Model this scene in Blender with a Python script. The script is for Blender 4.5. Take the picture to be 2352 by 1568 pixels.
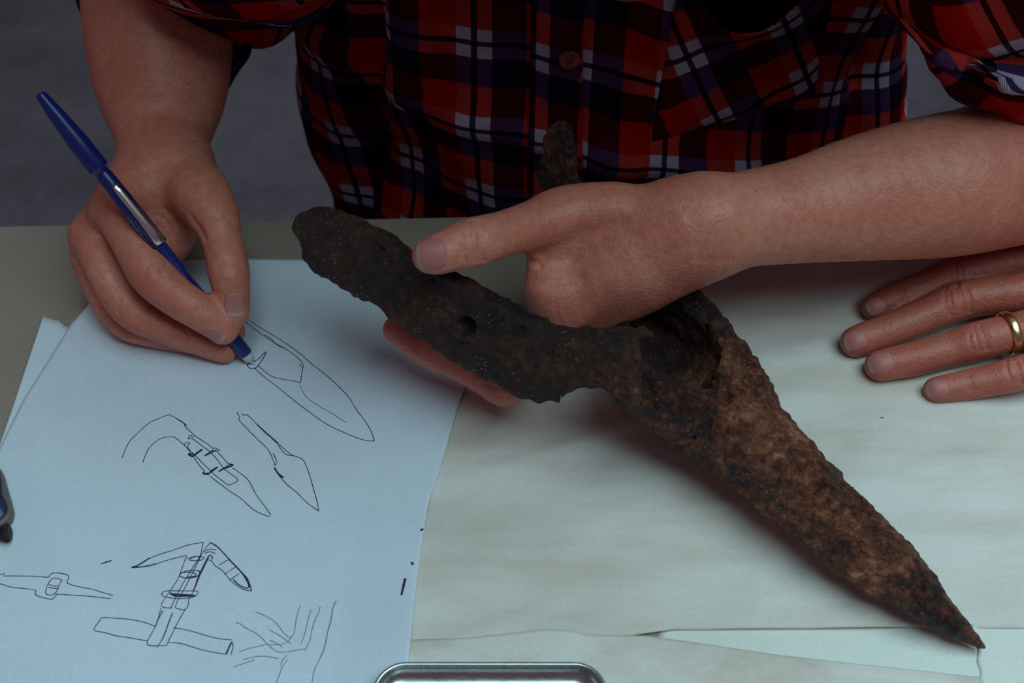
import bpy, bmesh, math, random
import numpy as np
from mathutils import Vector, Matrix
from mathutils.bvhtree import BVHTree
from mathutils import noise as mnoise

for o in list(bpy.data.objects):
    bpy.data.objects.remove(o)
SC = bpy.context.scene
COL = SC.collection
T = 0.74                                   # height of the table top above the floor

# ------------------------------------------------------------------ camera
PITCH = math.radians(48.0); FPX = 2600.0; D0 = 0.578
CAM = Vector((0.0, -D0*math.cos(PITCH), T + D0*math.sin(PITCH)))
cd = bpy.data.cameras.new('camera'); cam = bpy.data.objects.new('camera', cd); COL.objects.link(cam)
cam.location = CAM; cam.rotation_euler = (math.pi/2-PITCH, 0, 0)
cd.sensor_width = 36.0; cd.lens = 36.0*FPX/2352.0; cd.clip_start = 0.01; cd.clip_end = 50
cd.dof.use_dof = True; cd.dof.focus_distance = 0.53; cd.dof.aperture_fstop = 11.0
SC.camera = cam
FW = Vector((0, math.cos(PITCH), -math.sin(PITCH))); UPV = Vector((0, math.sin(PITCH), math.cos(PITCH))); RT = Vector((1, 0, 0))

# ------------------------------------------------------------------ light
wd = bpy.data.worlds.new('world'); SC.world = wd; wd.use_nodes = True
bg = wd.node_tree.nodes['Background']; bg.inputs[0].default_value = (0.80, 0.50, 0.60, 1); bg.inputs[1].default_value = 0.125
def area(name, loc, target, size, power, color):
    l = bpy.data.lights.new(name, 'AREA'); l.shape = 'RECTANGLE'; l.size = size[0]; l.size_y = size[1]
    l.energy = power; l.color = color
    o = bpy.data.objects.new(name, l); COL.objects.link(o); o.location = loc
    o.rotation_euler = (Vector(target)-Vector(loc)).to_track_quat('-Z', 'Y').to_euler()
    return o
area('window_light', (0.52, -0.22, 2.5), (0.0, -0.12, T), (1.6, 1.5), 32.5, (0.62, 0.96, 1.0))
SC.view_settings.view_transform = 'Standard'; SC.view_settings.look = 'None'
SC.view_settings.exposure = 0.0; SC.view_settings.gamma = 1.0; SC.view_settings.use_curve_mapping = False

# ------------------------------------------------------------------ helpers
def ray(px, py):
    return (FW + RT*((px-1176)/FPX) - UPV*((py-784)/FPX))
def W(px, py, h=0.0):                       # point seen at a pixel, h metres above the table top
    d = ray(px, py); t = (T + h - CAM.z)/d.z
    return CAM + d*t
def WY(px, py, Y):
    d = ray(px, py); t = (Y-CAM.y)/d.y
    return CAM + d*t
def ppm(p):                                 # pixels per metre at a point
    return FPX/((p-CAM).dot(FW))
def S(px, py, h, rpx):
    p = W(px, py, h); return (np.array(p), rpx/ppm(p))
def srgb(r, g, b):
    f = lambda c: c/12.92 if c <= 0.04045 else ((c+0.055)/1.055)**2.4
    return (f(r/255), f(g/255), f(b/255), 1)

def link(o, parent=None):
    COL.objects.link(o)
    if parent is not None: o.parent = parent
    return o
def mesh_obj(name, verts, faces, mat=None, parent=None, smooth=True, uvs=None):
    me = bpy.data.meshes.new(name)
    me.from_pydata([tuple(v) for v in verts], [], [tuple(f) for f in faces]); me.update()
    if smooth: me.polygons.foreach_set('use_smooth', [True]*len(me.polygons))
    if uvs is not None:
        ul = me.uv_layers.new(name='UVMap')
        li = np.empty(len(me.loops), dtype=np.int32); me.loops.foreach_get('vertex_index', li)
        ul.data.foreach_set('uv', np.asarray(uvs, dtype=np.float32)[li].ravel())
    if mat: me.materials.append(mat)
    o = bpy.data.objects.new(name, me)
    return link(o, parent)
def empty(name, loc=(0, 0, 0)):
    o = bpy.data.objects.new(name, None); o.location = loc; o.empty_display_size = 0.02
    return link(o)
def tag(o, label=None, cat=None, group=None, kind=None):
    if label: o['label'] = label
    if cat: o['category'] = cat
    if group: o['group'] = group
    if kind: o['kind'] = kind
    return o
def adopt(o, parent):                       # parent without moving (parents are unrotated empties)
    o.parent = parent; o.matrix_parent_inverse = Matrix.Translation(-parent.location)

# ---- node helpers
def newmat(name):
    m = bpy.data.materials.new(name); m.use_nodes = True
    nt = m.node_tree; b = nt.nodes['Principled BSDF']
    return m, nt, b
def N(nt, t, **kw):
    n = nt.nodes.new(t)
    for k, v in kw.items():
        if k in ('inp',):
            for a, c in v.items(): n.inputs[a].default_value = c
        else: setattr(n, k, v)
    return n
def ramp(nt, stops, interp='LINEAR'):
    n = nt.nodes.new('ShaderNodeValToRGB'); cr = n.color_ramp; cr.interpolation = interp
    while len(cr.elements) > 1: cr.elements.remove(cr.elements[-1])
    cr.elements[0].position = stops[0][0]; cr.elements[0].color = stops[0][1]
    for p, c in stops[1:]:
        e = cr.elements.new(p); e.color = c
    return n
def mixc(nt, a, b, fac, mode='MIX'):
    n = nt.nodes.new('ShaderNodeMix'); n.data_type = 'RGBA'; n.blend_type = mode
    for idx, v in ((0, fac), (6, a), (7, b)):
        if hasattr(v, 'is_linked') or isinstance(v, bpy.types.NodeSocket): nt.links.new(v, n.inputs[idx])
        else: n.inputs[idx].default_value = v
    return n.outputs[2]
def bump(nt, b, h, strength, dist):
    n = N(nt, 'ShaderNodeBump', inp={'Strength': strength, 'Distance': dist})
    nt.links.new(h, n.inputs['Height']); nt.links.new(n.outputs[0], b.inputs['Normal'])
    return n
def coords(nt, scale=(1, 1, 1), out='Object', rot=(0, 0, 0)):
    tc = N(nt, 'ShaderNodeTexCoord'); mp = N(nt, 'ShaderNodeMapping')
    mp.inputs['Scale'].default_value = scale; mp.inputs['Rotation'].default_value = rot
    nt.links.new(tc.outputs[out], mp.inputs[0]); return mp.outputs[0]
def noisetex(nt, vec, scale, detail=4, rough=0.55):
    n = N(nt, 'ShaderNodeTexNoise', inp={'Scale': scale, 'Detail': detail, 'Roughness': rough})
    nt.links.new(vec, n.inputs['Vector']); return n.outputs['Fac']
def plain(name, col, rough=0.5, metal=0.0):
    m, nt, b = newmat(name); b.inputs['Base Color'].default_value = col
    b.inputs['Roughness'].default_value = rough; b.inputs['Metallic'].default_value = metal
    return m

# ------------------------------------------------------------------ materials
def skin_mat(name, base, red, light):
    m, nt, b = newmat(name); v = coords(nt)
    n1 = noisetex(nt, v, 26, 5); n2 = noisetex(nt, v, 260, 3)
    r1 = ramp(nt, [(0.3, red), (0.5, base), (0.72, light)]); nt.links.new(n1, r1.inputs[0])
    r2 = ramp(nt, [(0.3, (0.82, 0.78, 0.78, 1)), (0.7, (1.1, 1.1, 1.1, 1))]); nt.links.new(n2, r2.inputs[0])
    c = mixc(nt, r1.outputs[0], r2.outputs[0], 0.8, 'MULTIPLY')
    at = N(nt, 'ShaderNodeAttribute', attribute_name='flush')
    c = mixc(nt, c, (0.52, 0.13, 0.10, 1), at.outputs['Fac'])
    nf = noisetex(nt, v, 135, 2)                   # freckles
    rf = ramp(nt, [(0.755, (0, 0, 0, 1)), (0.775, (0.8, 0.8, 0.8, 1))]); nt.links.new(nf, rf.inputs[0])
    c = mixc(nt, c, (0.13, 0.045, 0.03, 1), rf.outputs[0])
    nt.links.new(c, b.inputs['Base Color'])
    b.inputs['Roughness'].default_value = 0.46
    b.inputs['Specular IOR Level'].default_value = 0.42
    b.inputs['Subsurface Weight'].default_value = 0.12
    b.inputs['Subsurface Radius'].default_value = (0.9, 0.3, 0.15)
    b.inputs['Subsurface Scale'].default_value = 0.004
    vo = N(nt, 'ShaderNodeTexVoronoi', inp={'Scale': 620.0}); nt.links.new(v, vo.inputs['Vector'])
    vs = coords(nt, (1, 2.2, 1)); n3 = noisetex(nt, vs, 480, 3, 0.6)
    ad = N(nt, 'ShaderNodeMath', operation='ADD'); nt.links.new(vo.outputs['Distance'], ad.inputs[0]); nt.links.new(n3, ad.inputs[1])
    bump(nt, b, ad.outputs[0], 0.34, 0.0006)
    return m
SKIN = skin_mat('skin', (0.58, 0.192, 0.132, 1), (0.53, 0.15, 0.102, 1), (0.62, 0.24, 0.175, 1))
SKIN2 = skin_mat('skin_ruddy', (0.42, 0.108, 0.074, 1), (0.38, 0.085, 0.058, 1), (0.45, 0.13, 0.092, 1))
def nail_mat():
    m, nt, b = newmat('nail'); v = coords(nt, out='UV')
    sx = N(nt, 'ShaderNodeSeparateXYZ'); nt.links.new(v, sx.inputs[0])
    r = ramp(nt, [(0.0, (0.46, 0.18, 0.165, 1)), (0.2, (0.46, 0.16, 0.15, 1)), (0.78, (0.48, 0.175, 0.16, 1)), (0.93, (0.50, 0.36, 0.28, 1))])
    nt.links.new(sx.outputs[0], r.inputs[0]); nt.links.new(r.outputs[0], b.inputs['Base Color'])
    b.inputs['Roughness'].default_value = 0.42; b.inputs['Specular IOR Level'].default_value = 0.3; return m
NAIL = nail_mat()

def rust_mat():
    m, nt, b = newmat('rusted_iron'); v = coords(nt)
    n1 = noisetex(nt, v, 32, 8, 0.68); n2 = noisetex(nt, v, 260, 6, 0.75); n3 = noisetex(nt, v, 14, 3)
    r1 = ramp(nt, [(0.40, (0.006, 0.004, 0.010, 1)), (0.47, (0.022, 0.007, 0.008, 1)), (0.53, (0.050, 0.014, 0.008, 1)), (0.59, (0.10, 0.034, 0.018, 1)), (0.66, (0.20, 0.095, 0.06, 1))])
    mx = N(nt, 'ShaderNodeMath', operation='MULTIPLY_ADD'); nt.links.new(n1, mx.inputs[0]); mx.inputs[1].default_value = 0.5
    m2 = N(nt, 'ShaderNodeMath', operation='MULTIPLY'); nt.links.new(n2, m2.inputs[0]); m2.inputs[1].default_value = 0.5
    nt.links.new(m2.outputs[0], mx.inputs[2]); nt.links.new(mx.outputs[0], r1.inputs[0])
    at = N(nt, 'ShaderNodeAttribute', attribute_name='crust')      # loose ochre crust of the buried end
    r2 = ramp(nt, [(0.41, (0.010, 0.005, 0.010, 1)), (0.455, (0.055, 0.015, 0.010, 1)), (0.51, (0.15, 0.040, 0.018, 1)), (0.57, (0.30, 0.100, 0.048, 1)), (0.64, (0.50, 0.28, 0.20, 1))])
    nt.links.new(mx.outputs[0], r2.inputs[0])
    c = mixc(nt, r1.outputs[0], r2.outputs[0], at.outputs['Fac'])
    vo = N(nt, 'ShaderNodeTexVoronoi', inp={'Scale': 430.0}); nt.links.new(v, vo.inputs['Vector'])
    vr = ramp(nt, [(0.13, (1, 1, 1, 1)), (0.24, (0, 0, 0, 1))]); nt.links.new(vo.outputs['Distance'], vr.inputs[0])
    nn = noisetex(nt, v, 60, 2); nr = ramp(nt, [(0.47, (0, 0, 0, 1)), (0.60, (1, 1, 1, 1))]); nt.links.new(nn, nr.inputs[0])
    sp = mixc(nt, vr.outputs[0], nr.outputs[0], 1.0, 'MULTIPLY')
    c = mixc(nt, c, (0.19, 0.14, 0.12, 1), sp)
    nt.links.new(c, b.inputs['Base Color'])
    rr = ramp(nt, [(0.38, (0.36, 0.36, 0.36, 1)), (0.58, (0.8, 0.8, 0.8, 1))]); nt.links.new(n1, rr.inputs[0])
    nt.links.new(rr.outputs[0], b.inputs['Roughness'])
    ad = N(nt, 'ShaderNodeMath', operation='ADD'); nt.links.new(n1, ad.inputs[0]); nt.links.new(n2, ad.inputs[1])
    bump(nt, b, ad.outputs[0], 1.0, 0.0034)
    return m
RUST = rust_mat()

def paper_mat(name, col, stain, amt, streak=(1, 1, 1), bumpd=0.0006, rot=0.0):
    m, nt, b = newmat(name); v = coords(nt, streak, rot=(0, 0, rot))
    n1 = noisetex(nt, v, 16, 6, 0.6); r = ramp(nt, [(0.42, (0, 0, 0, 1)), (0.72, (amt, amt, amt, 1))]); nt.links.new(n1, r.inputs[0])
    v2 = coords(nt); n2 = noisetex(nt, v2, 900, 2)
    c = mixc(nt, col, stain, r.outputs[0])
    r2 = ramp(nt, [(0.3, (0.94, 0.94, 0.94, 1)), (0.7, (1.04, 1.04, 1.04, 1))]); nt.links.new(n2, r2.inputs[0])
    c = mixc(nt, c, r2.outputs[0], 1.0, 'MULTIPLY')
    nt.links.new(c, b.inputs['Base Color']); b.inputs['Roughness'].default_value = 0.72
    b.inputs['Specular IOR Level'].default_value = 0.25
    bump(nt, b, n1, 0.35, bumpd)
    return m
WHITE = paper_mat('white_paper', (0.66, 0.73, 0.83, 1), (0.58, 0.62, 0.74, 1), 0.5, bumpd=0.0012)
KRAFT = paper_mat('buff_paper', (0.70, 0.655, 0.63, 1), (0.54, 0.44, 0.36, 1), 0.7, (0.55, 2.6, 1), 0.001, math.radians(-14))
KRAFT2 = paper_mat('buff_paper_browned', (0.70, 0.66, 0.63, 1), (0.46, 0.35, 0.27, 1), 0.75, (1, 2, 1), 0.001)
KRAFT3 = paper_mat('pale_paper', (0.72, 0.72, 0.69, 1), (0.6, 0.57, 0.5, 1), 0.4)
TABLE = paper_mat('table_laminate', (0.31, 0.25, 0.21, 1), (0.26, 0.205, 0.17, 1), 0.5, (1, 1, 1), 0.0002)
INK = plain('ink', (0.022, 0.02, 0.085, 1), 0.5)
INKF = plain('ink_faint', (0.17, 0.19, 0.34, 1), 0.6)

def floor_mat():
    m, nt, b = newmat('floor_concrete'); v = coords(nt)
    n = noisetex(nt, v, 5.5, 6, 0.6); n2 = noisetex(nt, v, 60, 3)
    r = ramp(nt, [(0.3, (0.095, 0.080, 0.103, 1)), (0.52, (0.138, 0.118, 0.148, 1)), (0.75, (0.17, 0.148, 0.175, 1))]); nt.links.new(n, r.inputs[0])
    r2 = ramp(nt, [(0.3, (0.9, 0.9, 0.9, 1)), (0.7, (1.08, 1.08, 1.08, 1))]); nt.links.new(n2, r2.inputs[0])
    c = mixc(nt, r.outputs[0], r2.outputs[0], 1.0, 'MULTIPLY')
    nt.links.new(c, b.inputs['Base Color']); b.inputs['Roughness'].default_value = 0.8; return m
FLOOR = floor_mat()

def plaid_mat():
    m, nt, b = newmat('plaid_flannel')
    tc = N(nt, 'ShaderNodeTexCoord'); sx = N(nt, 'ShaderNodeSeparateXYZ'); nt.links.new(tc.outputs['UV'], sx.inputs[0])
    def sett(sock):
        fr = N(nt, 'ShaderNodeMath', operation='FRACT'); nt.links.new(sock, fr.inputs[0])
        Wc = (0.62, 0.55, 0.64, 1); K = (0.085, 0.036, 0.115, 1); R = (0.57, 0.050, 0.036, 1); B = (0.05, 0.04, 0.09, 1)
        r = ramp(nt, [(0.0, B), (0.03, Wc), (0.165, K), (0.49, R), (0.835, Wc), (0.97, B)], 'CONSTANT')
        nt.links.new(fr.outputs[0], r.inputs[0]); return r.outputs[0]
    c = mixc(nt, sett(sx.outputs[0]), sett(sx.outputs[1]), 1.0, 'MULTIPLY')
    v = coords(nt); nz = noisetex(nt, v, 40, 4); rn = ramp(nt, [(0.3, (0.75, 0.75, 0.75, 1)), (0.7, (1.15, 1.15, 1.15, 1))]); nt.links.new(nz, rn.inputs[0])
    c = mixc(nt, c, rn.outputs[0], 1.0, 'MULTIPLY')
    nt.links.new(c, b.inputs['Base Color']); b.inputs['Roughness'].default_value = 0.9
    b.inputs['Specular IOR Level'].default_value = 0.05
    w = N(nt, 'ShaderNodeTexWave', inp={'Scale': 26.0, 'Distortion': 0.6}); w.bands_direction = 'DIAGONAL'
    mp = N(nt, 'ShaderNodeMapping'); nt.links.new(tc.outputs['UV'], mp.inputs[0]); mp.inputs['Scale'].default_value = (1, 1, 0)
    nt.links.new(mp.outputs[0], w.inputs['Vector'])
    bump(nt, b, w.outputs['Fac'], 0.4, 0.0006)
    return m
PLAID = plaid_mat()
POCKETSHADE = plain('pocket_shade', (0.006, 0.003, 0.003, 1), 1.0); POCKETSHADE.node_tree.nodes['Principled BSDF'].inputs['Specular IOR Level'].default_value = 0.0  # near-black colour paints in the shade inside the gaping pocket

# ------------------------------------------------------------------ the setting
def box(bm, lo, hi, bev=0.0):
    r = bmesh.ops.create_cube(bm, size=1.0); vs = r['verts']
    for v in vs: v.co = Vector([lo[i] + (v.co[i]+0.5)*(hi[i]-lo[i]) for i in range(3)])
    if bev > 0:
        es = list({e for v in vs for e in v.link_edges})
        bmesh.ops.bevel(bm, geom=es, offset=bev, segments=2, affect='EDGES')
def bm_obj(name, bm, mat, parent=None, smooth=False):
    me = bpy.data.meshes.new(name); bm.to_mesh(me); bm.free(); me.materials.append(mat)
    if smooth: me.polygons.foreach_set('use_smooth', [True]*len(me.polygons))
    return link(bpy.data.objects.new(name, me), parent)
bm = bmesh.new(); bmesh.ops.create_grid(bm, x_segments=2, y_segments=2, size=4.0)
fl = bm_obj('floor', bm, FLOOR); tag(fl, 'grey mottled concrete floor beyond the table', kind='structure')

yaw = math.atan2(W(1000, 497).y-W(0, 517).y, W(1000, 497).x-W(0, 517).x)
edgeY = W(700, 502.5).y - W(700, 502.5).x*math.tan(yaw)
tb = empty('table', (0, edgeY, 0)); tb.rotation_euler = (0, 0, yaw)
tag(tb, 'beige work table with papers and iron find on it', 'table')
bm = bmesh.new(); box(bm, (-0.75, -0.80, T-0.028), (0.75, 0.0, T), 0.0015); bm_obj('tabletop', bm, TABLE, tb)
WOOD = plain('table_leg_paint', (0.10, 0.09, 0.08, 1), 0.6)
for (x, y) in ((-0.70, -0.05), (0.70, -0.05), (-0.70, -0.75), (0.70, -0.75)):
    bm = bmesh.new(); box(bm, (x-0.022, y-0.022, 0), (x+0.022, y+0.022, T-0.029), 0.003); bm_obj('leg', bm, WOOD, tb)
bm = bmesh.new(); box(bm, (-0.67, -0.06, T-0.10), (0.67, -0.04, T-0.029), 0.002); bm_obj('apron', bm, WOOD, tb)

# ------------------------------------------------------------------ sheets of paper
def resamp(pl, n):
    P = np.array([list(W(p[0], p[1], 0).xy)+[p[2] if len(p) > 2 else 0.0] for p in pl])
    d = np.r_[0, np.cumsum(np.linalg.norm(np.diff(P[:, :2], axis=0), axis=1))]; d /= d[-1]
    t = np.linspace(0, 1, n); return np.stack([np.interp(t, d, P[:, i]) for i in range(3)], 1)
def sheet(name, top, right, bottom, left, h0, mat, nu=60, nv=60, wr=None, thick=0.00016, parent=None):
    """top l->r, bottom l->r, left t->b, right t->b; pixels (+ extra height)"""
    a, c = resamp(top, nu), resamp(bottom, nu); l, r = resamp(left, nv), resamp(right, nv)
    u = np.linspace(0, 1, nu)[None, :, None]; v = np.linspace(0, 1, nv)[:, None, None]
    P = (1-v)*a[None]+v*c[None]+(1-u)*l[:, None]+u*r[:, None] \
        - ((1-u)*(1-v)*a[0]+u*(1-v)*a[-1]+(1-u)*v*c[0]+u*v*c[-1])
    V = []
    for j in range(nv):
        for i in range(nu):
            x, y, z = P[j, i]; z = max(z, 0)
            if wr: z += wr(x, y, i/(nu-1), j/(nv-1))
            V.append((x, y, T+h0+z))
    n = len(V)
    V += [(x, y, z-thick) for x, y, z in V]
    F = []
    for j in range(nv-1):
        for i in range(nu-1):
            q = j*nu+i; F.append((q, q+nu, q+nu+1, q+1)); F.append((n+q, n+q+1, n+q+nu+1, n+q+nu))
    rim = [i for i in range(nu)] + [j*nu+nu-1 for j in range(1, nv)] + [(nv-1)*nu+i for i in range(nu-2, -1, -1)] + [j*nu for j in range(nv-2, 0, -1)]
    for k in range(len(rim)):
        q, s = rim[k], rim[(k+1) % len(rim)]; F.append((q, s, n+s, n+q))
    o = mesh_obj(name, V, F, mat, parent); return o
def nz(x, y, s, seed=0.0): return mnoise.noise(Vector((x*s, y*s, seed)))
def ridge(x, y, s, seed): return 1-abs(mnoise.noise(Vector((x*s, y*s, seed))))*2

# main buff sheet on the right
def wr_main(x, y, u, v):
    c, s = math.cos(0.35), math.sin(0.35); a, b2 = c*x+s*y, -s*x+c*y
    w = 0.0034*(nz(a*0.9, b2*2.2, 11, 3.1)+0.45*nz(a, b2*2.0, 30, 8.2)) + 0.0026*max(0, ridge(a*0.45, b2*1.8, 16, 5.5)-0.55)
    return max(0.0, w+0.0012)
main_sheet = sheet('wrapping_paper', [(1262, 540), (1500, 536), (2700, 540)], [(2700, 540), (2900, 1450)],
      [(860, 1640), (1180, 1530), (1400, 1490), (1540, 1472), (1900, 1482), (2160, 1490), (2900, 1520)], [(1262, 540), (1264, 775), (1100, 830), (1010, 1000), (860, 1640)], 0.0005, KRAFT, 150, 110, wr_main)
tag(main_sheet, 'large buff wrinkled wrapping paper under the rusted iron point', 'paper')
pale = sheet('paper_strip', [(1520, 1440), (2141, 1436), (2330, 1437)], [(2330, 1437), (2330, 1680)],
      [(1420, 1690), (2330, 1680)], [(1520, 1440), (1420, 1690)], 0.0002, KRAFT3, 40, 30)
tag(pale, 'pale straight edged paper strip showing below the wrapping paper', 'paper')
pale.data.materials[0] = KRAFT3
corner = sheet('torn_paper', [(2228, 1436, .001), (2280, 1441), (2352, 1441), (2520, 1440)], [(2520, 1440), (2560, 1690)],
      [(2256, 1690), (2560, 1690)], [(2228, 1436, .0004), (2235, 1475, .0004), (2247, 1492, .0004), (2243, 1520), (2252, 1545), (2247, 1568), (2256, 1690)], 0.0005, KRAFT3, 30, 40,
      lambda x, y, u, v: 0.0003+0.0003*nz(x, y, 30, 2))
tag(corner, 'pale torn paper corner at the tip of the iron point', 'paper')
front = sheet('folded_paper', [(885, 1500, .0), (945, 1477, .001), (1080, 1475, .002), (1180, 1467, .003), (1250, 1461, .004), (1300, 1463, .004), (1350, 1471, .003), (1480, 1471, .002), (1600, 1491, .003), (1780, 1521, .004), (2000, 1545, .004), (2240, 1572, .004)],
      [(2240, 1572, .004), (2300, 1720)], [(860, 1720), (2300, 1720)], [(885, 1500), (860, 1720)], 0.0022, KRAFT2, 90, 36,
      lambda x, y, u, v: 0.0022*math.exp(-((v-0.16)/0.13)**2)*(0.3+0.7*u)+0.0005*nz(x, y, 25, 9))
tag(front, 'browned buff paper with a curling fold behind the metal tin', 'paper')

# white sheets on the left
under = sheet('torn_white_paper', [(105, 738, .0036), (112, 742, .0033), (119, 741, .003), (128, 745, .0026), (136, 742, .002), (147, 751, .0015), (150, 754, .0012), (168, 756, .0006), (420, 770)], [(420, 770), (420, 1150)],
      [(-160, 1250), (420, 1150)], [(105, 738, .0036), (62, 860, .0027), (30, 950, .0018), (-8, 1052, .0008), (-90, 1180), (-160, 1250)], 0.0006, WHITE, 120, 30)
tag(under, 'white paper with a torn top edge under the sketch sheet', 'paper')
HP = 0.0024
def wr_white(x, y, u, v):
    w = 0.0004*nz(x, y, 16, 1.7)
    w += 0.0035*max(0, u-0.86)/0.14*max(0, min(1, (v-0.33)/0.3))*(0.75+0.25*math.sin(v*16))
    return max(0, w+0.0006)
sk = empty('sketch_sheet', W(450, 1200)); tag(sk, 'white sheet covered with blue ink sketches under the writing hand', 'paper')
pp = sheet('sheet', [(300, 606), (430, 607), (560, 604), (700, 606), (880, 628), (980, 680), (1100, 740)],
      [(1100, 740), (1074, 886), (1052, 943), (1042, 977), (1008, 1100), (985, 1170), (968, 1280), (955, 1380), (946, 1480), (925, 1700)],
      [(-420, 1720), (925, 1700)], [(300, 606, .0004), (168, 757, .0012), (60, 930, .0012), (0, 1052, .0012), (-120, 1260), (-420, 1720)], HP, WHITE, 130, 130, wr_white)
adopt(pp, sk)
bvh_pp = BVHTree.FromPolygons([v.co.copy() for v in pp.data.vertices], [tuple(p.vertices) for p in pp.data.polygons])
def on_paper(px, py, lift=0.00012):
    hit, n, i, d = bvh_pp.ray_cast(CAM, ray(px, py).normalized())
    p = hit if hit else W(px, py, HP)
    return p+Vector((0, 0, lift))
def ribbon(polys, name, mat, w=0.00034, parent=None):
    V, F = [], []
    for pl in polys:
        ww = w
        if isinstance(pl, tuple): pl, k = pl; ww = w*k
        P = [on_paper(x, y) for x, y in pl]
        Q = []                                            # smooth resample
        for i in range(len(P)-1):
            p0, p1, p2, p3 = P[max(i-1, 0)], P[i], P[i+1], P[min(i+2, len(P)-1)]
            for t in (0, .25, .5, .75):
                Q.append(0.5*((2*p1)+(p2-p0)*t+(2*p0-5*p1+4*p2-p3)*t*t+(3*p1-p0-3*p2+p3)*t**3))
        Q.append(P[-1])
        b0 = len(V)
        for i, q in enumerate(Q):
            d = (Q[min(i+1, len(Q)-1)]-Q[max(i-1, 0)]); d.z = 0
            if d.length < 1e-9: d = Vector((1, 0, 0))
            s = Vector((-d.y, d.x, 0)).normalized()*ww*0.5*(0.85+0.3*random.random())
            V += [q+s, q-s, q-s-Vector((0, 0, .0001)), q+s-Vector((0, 0, .0001))]
        for i in range(len(Q)-1):
            k = b0+4*i
            F += [(k, k+4, k+5, k+1), (k+1, k+5, k+6, k+2), (k+3, k+2, k+6, k+7), (k, k+3, k+7, k+4)]
    o = mesh_obj(name, V, F, mat, None, smooth=False); adopt(o, parent if parent else sk); return o
def cz(x0, y0, s, pls):
    out = []
    for pl in pls:
        k = 1.0
        if isinstance(pl, tuple): pl, k = pl
        out.append(([(x0+a/s, y0+b2/s) for a, b2 in pl], k))
    return out
random.seed(3)
d1 = cz(560, 700, 4.612, [
 [(-130,20),(10,125),(130,215),(290,310),(450,410),(600,520),(730,635),(860,735),(980,840),(1110,975),(1190,1105),(1270,1210),(1340,1320),(1385,1440)],
 [(-130,65),(15,175),(120,260),(220,335),(320,400),(430,460),(540,535),(600,590),(630,640),(625,668),(610,650),(590,630)],
 ([(215,318),(270,345),(310,380),(330,405),(380,440),(440,462)],1.2),
 [(625,668),(612,740),(602,825)], [(602,825),(520,805),(430,790),(320,768),(240,720),(150,640)],
 ([(150,650),(190,590),(235,510),(220,505),(180,550),(130,590),(60,615),(40,640),(55,665),(105,678),(150,650)],1.3),
 [(105,665),(220,765),(360,872),(480,970),(620,1080),(770,1190),(900,1275),(1080,1360),(1220,1415),(1310,1440),(1385,1440)]])
d1f = cz(560, 700, 4.612, [[(598,850),(650,960),(760,1050),(870,1115),(960,1165),(1040,1220),(1092,1243)]])
ribbon(d1, 'ink_drawing', INK)['label'] = 'large leaf shaped blade drawn in ink beside the pen tip'
ribbon(d1f, 'faint_stroke', INKF)
d2 = cz(260, 930, 4.704, [
 [(95,570),(170,405),(270,300),(380,200),(480,150),(590,108),(620,112),(700,155),(790,218),(770,225),(900,345),(990,400),(1080,470)],
 ([(690,150),(740,180),(795,222)],1.6),
 [(322,620),(345,550),(385,470),(460,395),(550,350),(640,345),(670,352),(770,435),(830,505)],
 [(1130,510),(1250,640)], [(1290,680),(1450,800),(1540,960),(1620,1070),(1705,1190)],
 [(870,345),(830,330),(812,355),(820,368),(850,360),(960,440),(1050,510),(1140,610),(1200,690),(1280,750),(1345,800),(1330,830),(1290,850),(1240,862),(1180,820),(1080,740),(1040,700),(880,540)],
 [(765,430),(790,405),(828,410),(810,430),(808,455),(835,495),(860,520)],
 [(870,565),(930,650),(990,715)], [(1045,765),(1100,810),(1260,930),(1380,1010),(1530,1140),(1690,1208)],
 [(1085,480),(1090,462),(1140,480),(1145,495),(1085,500),(1060,520),(985,550),(1080,485)], ([(985,550),(1060,505),(1120,490)],1.8),
 ([(815,530),(860,555),(900,520),(962,480),(870,545),(830,545),(820,525),(870,530)],2.6),
 ([(985,720),(975,740),(1030,748),(1060,710),(1130,668),(1040,735),(1000,735)],2.2),
 ([(1250,640),(1290,645),(1275,660),(1200,685),(1140,718),(1245,655)],2.6)])
d2f = cz(260, 930, 4.704, [[(1200,700),(1150,760),(1100,810)]])
ribbon(d2, 'ink_drawing', INK)['label'] = 'hooked handle nailed into a pointed blade, drawn in ink'
d3 = cz(260, 930, 4.704, [
 [(1345,72),(1345,95),(1368,130),(1355,150),(1375,180),(1460,270),(1560,370),(1660,465),(1710,550),(1750,655)],
 [(1385,92),(1410,110),(1455,112),(1560,215)], ([(1560,215),(1660,310),(1680,325),(1780,415)],2.0),
 [(1780,415),(1900,520),(1960,550),(2050,590),(2090,670),(2130,780),(2160,890),(2200,1030),(2218,1130),(2212,1148)],
 [(1780,430),(1830,500),(1870,535),(1950,552)], [(1725,520),(1765,600),(1752,650)],
 ([(1740,675),(1790,750),(1840,785),(1790,745)],2.2), [(1790,760),(1880,860),(1990,950),(2100,1060),(2212,1140)]])
ribbon(d3, 'ink_drawing', INK)['label'] = 'slim socketed spearhead outline drawn in ink'
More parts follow.
